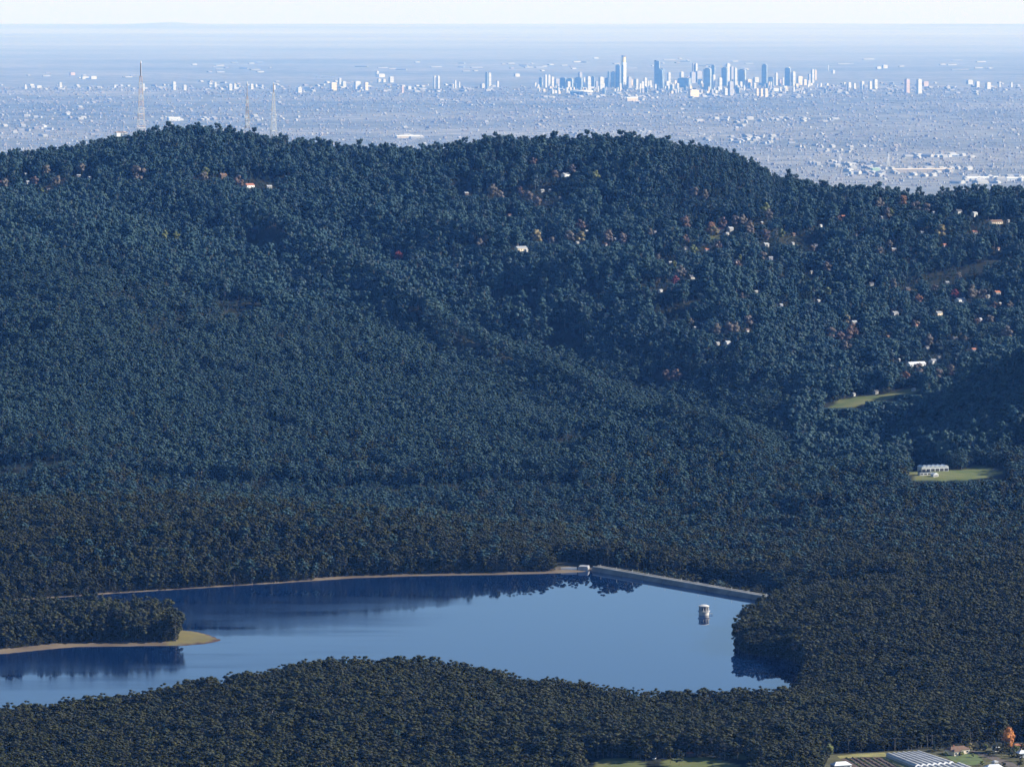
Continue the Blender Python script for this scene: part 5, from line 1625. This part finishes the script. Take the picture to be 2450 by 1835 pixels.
lone(2235,1797,9,'conifer','dark conifer between the greenhouse and the cream house',1.3)
lone(2250,1799,8,'gum','dark green tree at the right corner of the greenhouse',1.3)
lone(2264,1809,3.2,'palegreen','green shrub at the left foot of the brown roofed house',1.3,'bush')
lone(2300,1808,3.0,'palegreen','green shrub in front of the brown roofed house',1.6,'bush')
lone(2440,1822,6,'gum','dark tree at the right edge below the white low house',1.6)
lone(2425,1815,5,'gum','dark bush left of the white low house',1.6)
lone(2372,1790,9,'gum','dark tree behind the tiny white shed',1.2)
lone(2345,1789,8,'gum','dark tree behind the pale green bush',1.3)
lone(2395,1788,14,'gum','tall dark tree left behind the flame orange tree',1.0)
lone(1985,1812,9,'palegreen','pale olive tree at the left end of the dry grass',1.0)
lone(1968,1816,11,'conifer','dark conifer left of the pale olive tree',1.1)

_r = np.random.default_rng(515)
for _k, (px_, py_, h_, kd_, lb_) in enumerate([
 (2268,1795,7,'gum','dark gum tree behind the left end of the brown roofed house'),(2312,1793,8,'gum','dark gum tree behind the brown roofed house'),(2335,1800,4,'gum','dark shrub right of the brown roofed lawn'),
 (2352,1801,5,'gum','dark round tree left of the dirt track'),(2396,1808,6,'gum','dark tree beside the track under the orange tree'),(2416,1810,7,'conifer','dark conifer right of the track below the orange tree'),
 (2430,1803,5,'palegreen','green shrub at the wall of the brick roofed house'),(2448,1800,6,'gum','dark tree at the edge behind the brick roofed house'),(2350,1832,3,'palegreen','pale green shrub on the lower lawn edge'),
 (2400,1838,4,'gum','dark shrub above the pale blue grey roof'),(2440,1836,5,'gum','dark tree low in the right corner'),(2368,1812,4,'gum','dark bush on the upper side of the dirt track'),
 (2385,1803,6,'gum','dark tree right of the tiny pale shed'),(2328,1812,2.4,'palegreen','low shrub at the right end of the lawn'),(2180,1794,7,'gum','dark gum tree behind the greenhouse'),
 (2150,1795,6,'gum','small gum tree behind the left end of the first greenhouse'),(2100,1797,7,'gum','gum tree above the dry grass strip'),(2060,1799,8,'gum','gum tree above the left end of the dry grass')]):
    lone(px_, py_, h_ * 1.15, kd_, lb_, 1.9 if kd_ == 'gum' else 1.3, 'lone_tree' if h_ > 5 else 'bush')
def poles():
    proto = None; tops = []
    for px, py in ((2030,1800),(2141,1797),(2230,1790),(2322,1783),(2420,1776)):
        x, y = fp(px, py); z = float(height(np.array(x), np.array(y)))
        if proto is None:
            proto = empty('power_pole', (0, 0, 0), 0.1, 'timber power pole in the line along the edge of the forest', 'pole', 'power poles along the forest edge')
            MB().tube([(0,0,-1),(0,0,9.2)], [0.2,0.14], 7).build('pole', M['timber'], proto)
            MB().bar((-1.2,0,8.6),(1.2,0,8.6),0.16).build('crossarm', M['timber'], proto)
            for sx in (-1,1): MB().tube([(sx*1.05,0,8.68),(sx*1.05,0,8.95)],[0.07,0.05],6).build('insulator', M['white'], proto)
            o = proto
        else: o = copy_tree(proto)
        o.location = (x, y, z); tops.append(Vector((x, y, z + 8.9)))
    for s in (-1.0, 1.0):
        m = MB()
        for a, b in zip(tops[:-1], tops[1:]):
            pr = None
            for k in range(9):
                t = k / 8; p = a.lerp(b, t) + Vector((s, 0, -0.9 * 4 * t * (1 - t)))
                if pr is not None: m.bar(pr, p, 0.035)
                pr = p
        o = m.build('power_line', M['darksteel'])
        tag(o, 'sagging power line strung along the poles at the forest edge', 'wire', 'power lines at the forest edge')
poles()
# clearing on the left of the farm: car, red roofed hut, bare pole, dead trunk
def gh(px, py): return ground_hit(px, py)
def left_clearing():
    X, Y, Z = gh(1566, 1817)
    rt = empty('parked_car', (X, Y, Z), math.radians(70), 'white car parked under the trees beside the bottom lawn', 'car')
    m = MB(); m.box(-2.1,2.1,-.85,.85,.35,.9); m.build('body', M['carwhite'], rt)
    m = MB(); m.add([(-1.5,-.8,.9),(1.2,-.8,.9),(.7,-.7,1.45),(-1.1,-.7,1.45),(-1.5,.8,.9),(1.2,.8,.9),(.7,.7,1.45),(-1.1,.7,1.45)],[(0,1,2,3),(7,6,5,4),(3,2,6,7),(1,5,6,2),(4,0,3,7)]); m.build('cabin', M['window'], rt)
    for sx in (-1.3,1.3):
        for sy in (-.86,.86):
            T = Matrix.Translation((sx, sy, .33)) @ Matrix.Rotation(math.pi/2, 4, 'X')
            mm = MB().lathe([(0.05,-.1),(.33,-.1),(.33,.1),(0.05,.1)], 14); mm.v = [tuple(T @ Vector(p)) for p in mm.v]
            mm.build('wheel', M['rubber'], rt)
    X, Y, Z = gh(1651, 1810)
    rt = empty('hut', (X, Y, Z), math.radians(30), 'small hut with red roof behind the bottom lawn', 'hut')
    MB().box(-2,2,-1.6,1.6,-.5,2.2).build('wall', M['brown'], rt)
    MB().add([(-2.4,-2,2.21),(2.4,-2,2.21),(2.4,2,2.21),(-2.4,2,2.21),(-2.4,0,3.2),(2.4,0,3.2)],[(0,1,5,4),(2,3,4,5),(1,2,5),(3,0,4),(3,2,1,0)]).build('roof', M['redroof'], rt)
    X, Y, Z = gh(1649, 1808)
    rt = empty('bare_pole', (X, Y, Z), 0, 'bare grey pole standing beside the red roofed hut', 'pole')
    MB().tube([(0,0,-1),(0,0,7.5)],[.16,.12],6).build('pole', M['palegrey'], rt); MB().bar((-.6,0,7),(.6,0,7),.14).build('crossarm', M['palegrey'], rt)
    X, Y, Z = gh(1670, 1812)
    rt = empty('dead_tree', (X, Y, Z), 0, 'tall pale dead tree trunk right of the bare pole', 'tree')
    MB().tube([(0,0,-1),(.1,0,5),(-.1,.1,11),(.15,0,16)],[.38,.32,.24,.08],7).build('trunk', M['bark'], rt)
    for z, dx in ((8,1.6),(10.5,-1.5),(12.5,1.1)): MB().tube([(0,0,z),(dx,0.2,z+1.8)],[.13,.04],5).build('branch', M['bark'], rt)
    r = np.random.default_rng(77)
    for (px, py, H, lab) in ((1545,1822,15,'gum tree standing left of the parked white car'),(1625,1832,13,'dark gum tree between the two bottom lawns'),(1604,1826,10,'short gum tree at the left side of the second bottom lawn'),
                         (1870,1828,15,'gum tree in the shade right of the bottom lawns'),(1900,1832,13,'bushy gum tree left of the tan gold bush'),(1835,1824,14,'gum tree at the right end of the shaded bank')):
        X, Y, Z = gh(px, py)
        rt = empty('gum_tree', (X, Y, Z), r.random()*6, lab, 'tree'); s = H/23; rt.scale = (s, s, s)
        v = int(r.integers(0, 6)); link('crown', LIB[v][0], rt); link('trunk', LIB[v][1], rt)
left_clearing()
# pale dead trees along the far shore and on the hill
def dead_trees():
    r = np.random.default_rng(123)
    pr = []
    for k in range(2):
        m = MB(); m.tube([(0,0,-1),(.1,0,5),(-.2,.1,10),(.1,0,14)],[.45,.36,.26,.08],6)
        for z in (5,6.5,8,9.5,11,12.5):
            a = r.random()*6.28; l = 3.2 - z*.13
            m.tube([(0,0,z),(l*.6*math.cos(a),l*.6*math.sin(a),z+1.0),(l*math.cos(a),l*math.sin(a),z+2.4)],[.16,.11,.04],4)
        pr.append(m.mesh('bare_trunk', [M['bark']]))
    for px, py in ((415,1408),(470,1405),(500,1404),(560,1401),(600,1398),(180,1424),(260,1419)):
        X, Y = on_plane(px, py - 3, WZ + 2); X = float(X); Y = float(Y) + 8
        rt = empty('dead_tree', (X, Y, float(height(np.array(X), np.array(Y)))), r.random()*6, 'pale bare tree at the water edge on the far left shore', 'tree', 'pale bare trees along the far shore')
        s = r.uniform(.7, 1.0); rt.scale = (s, s, s)
        link('bare_trunk', pr[int(r.integers(0,2))], rt)
dead_trees()
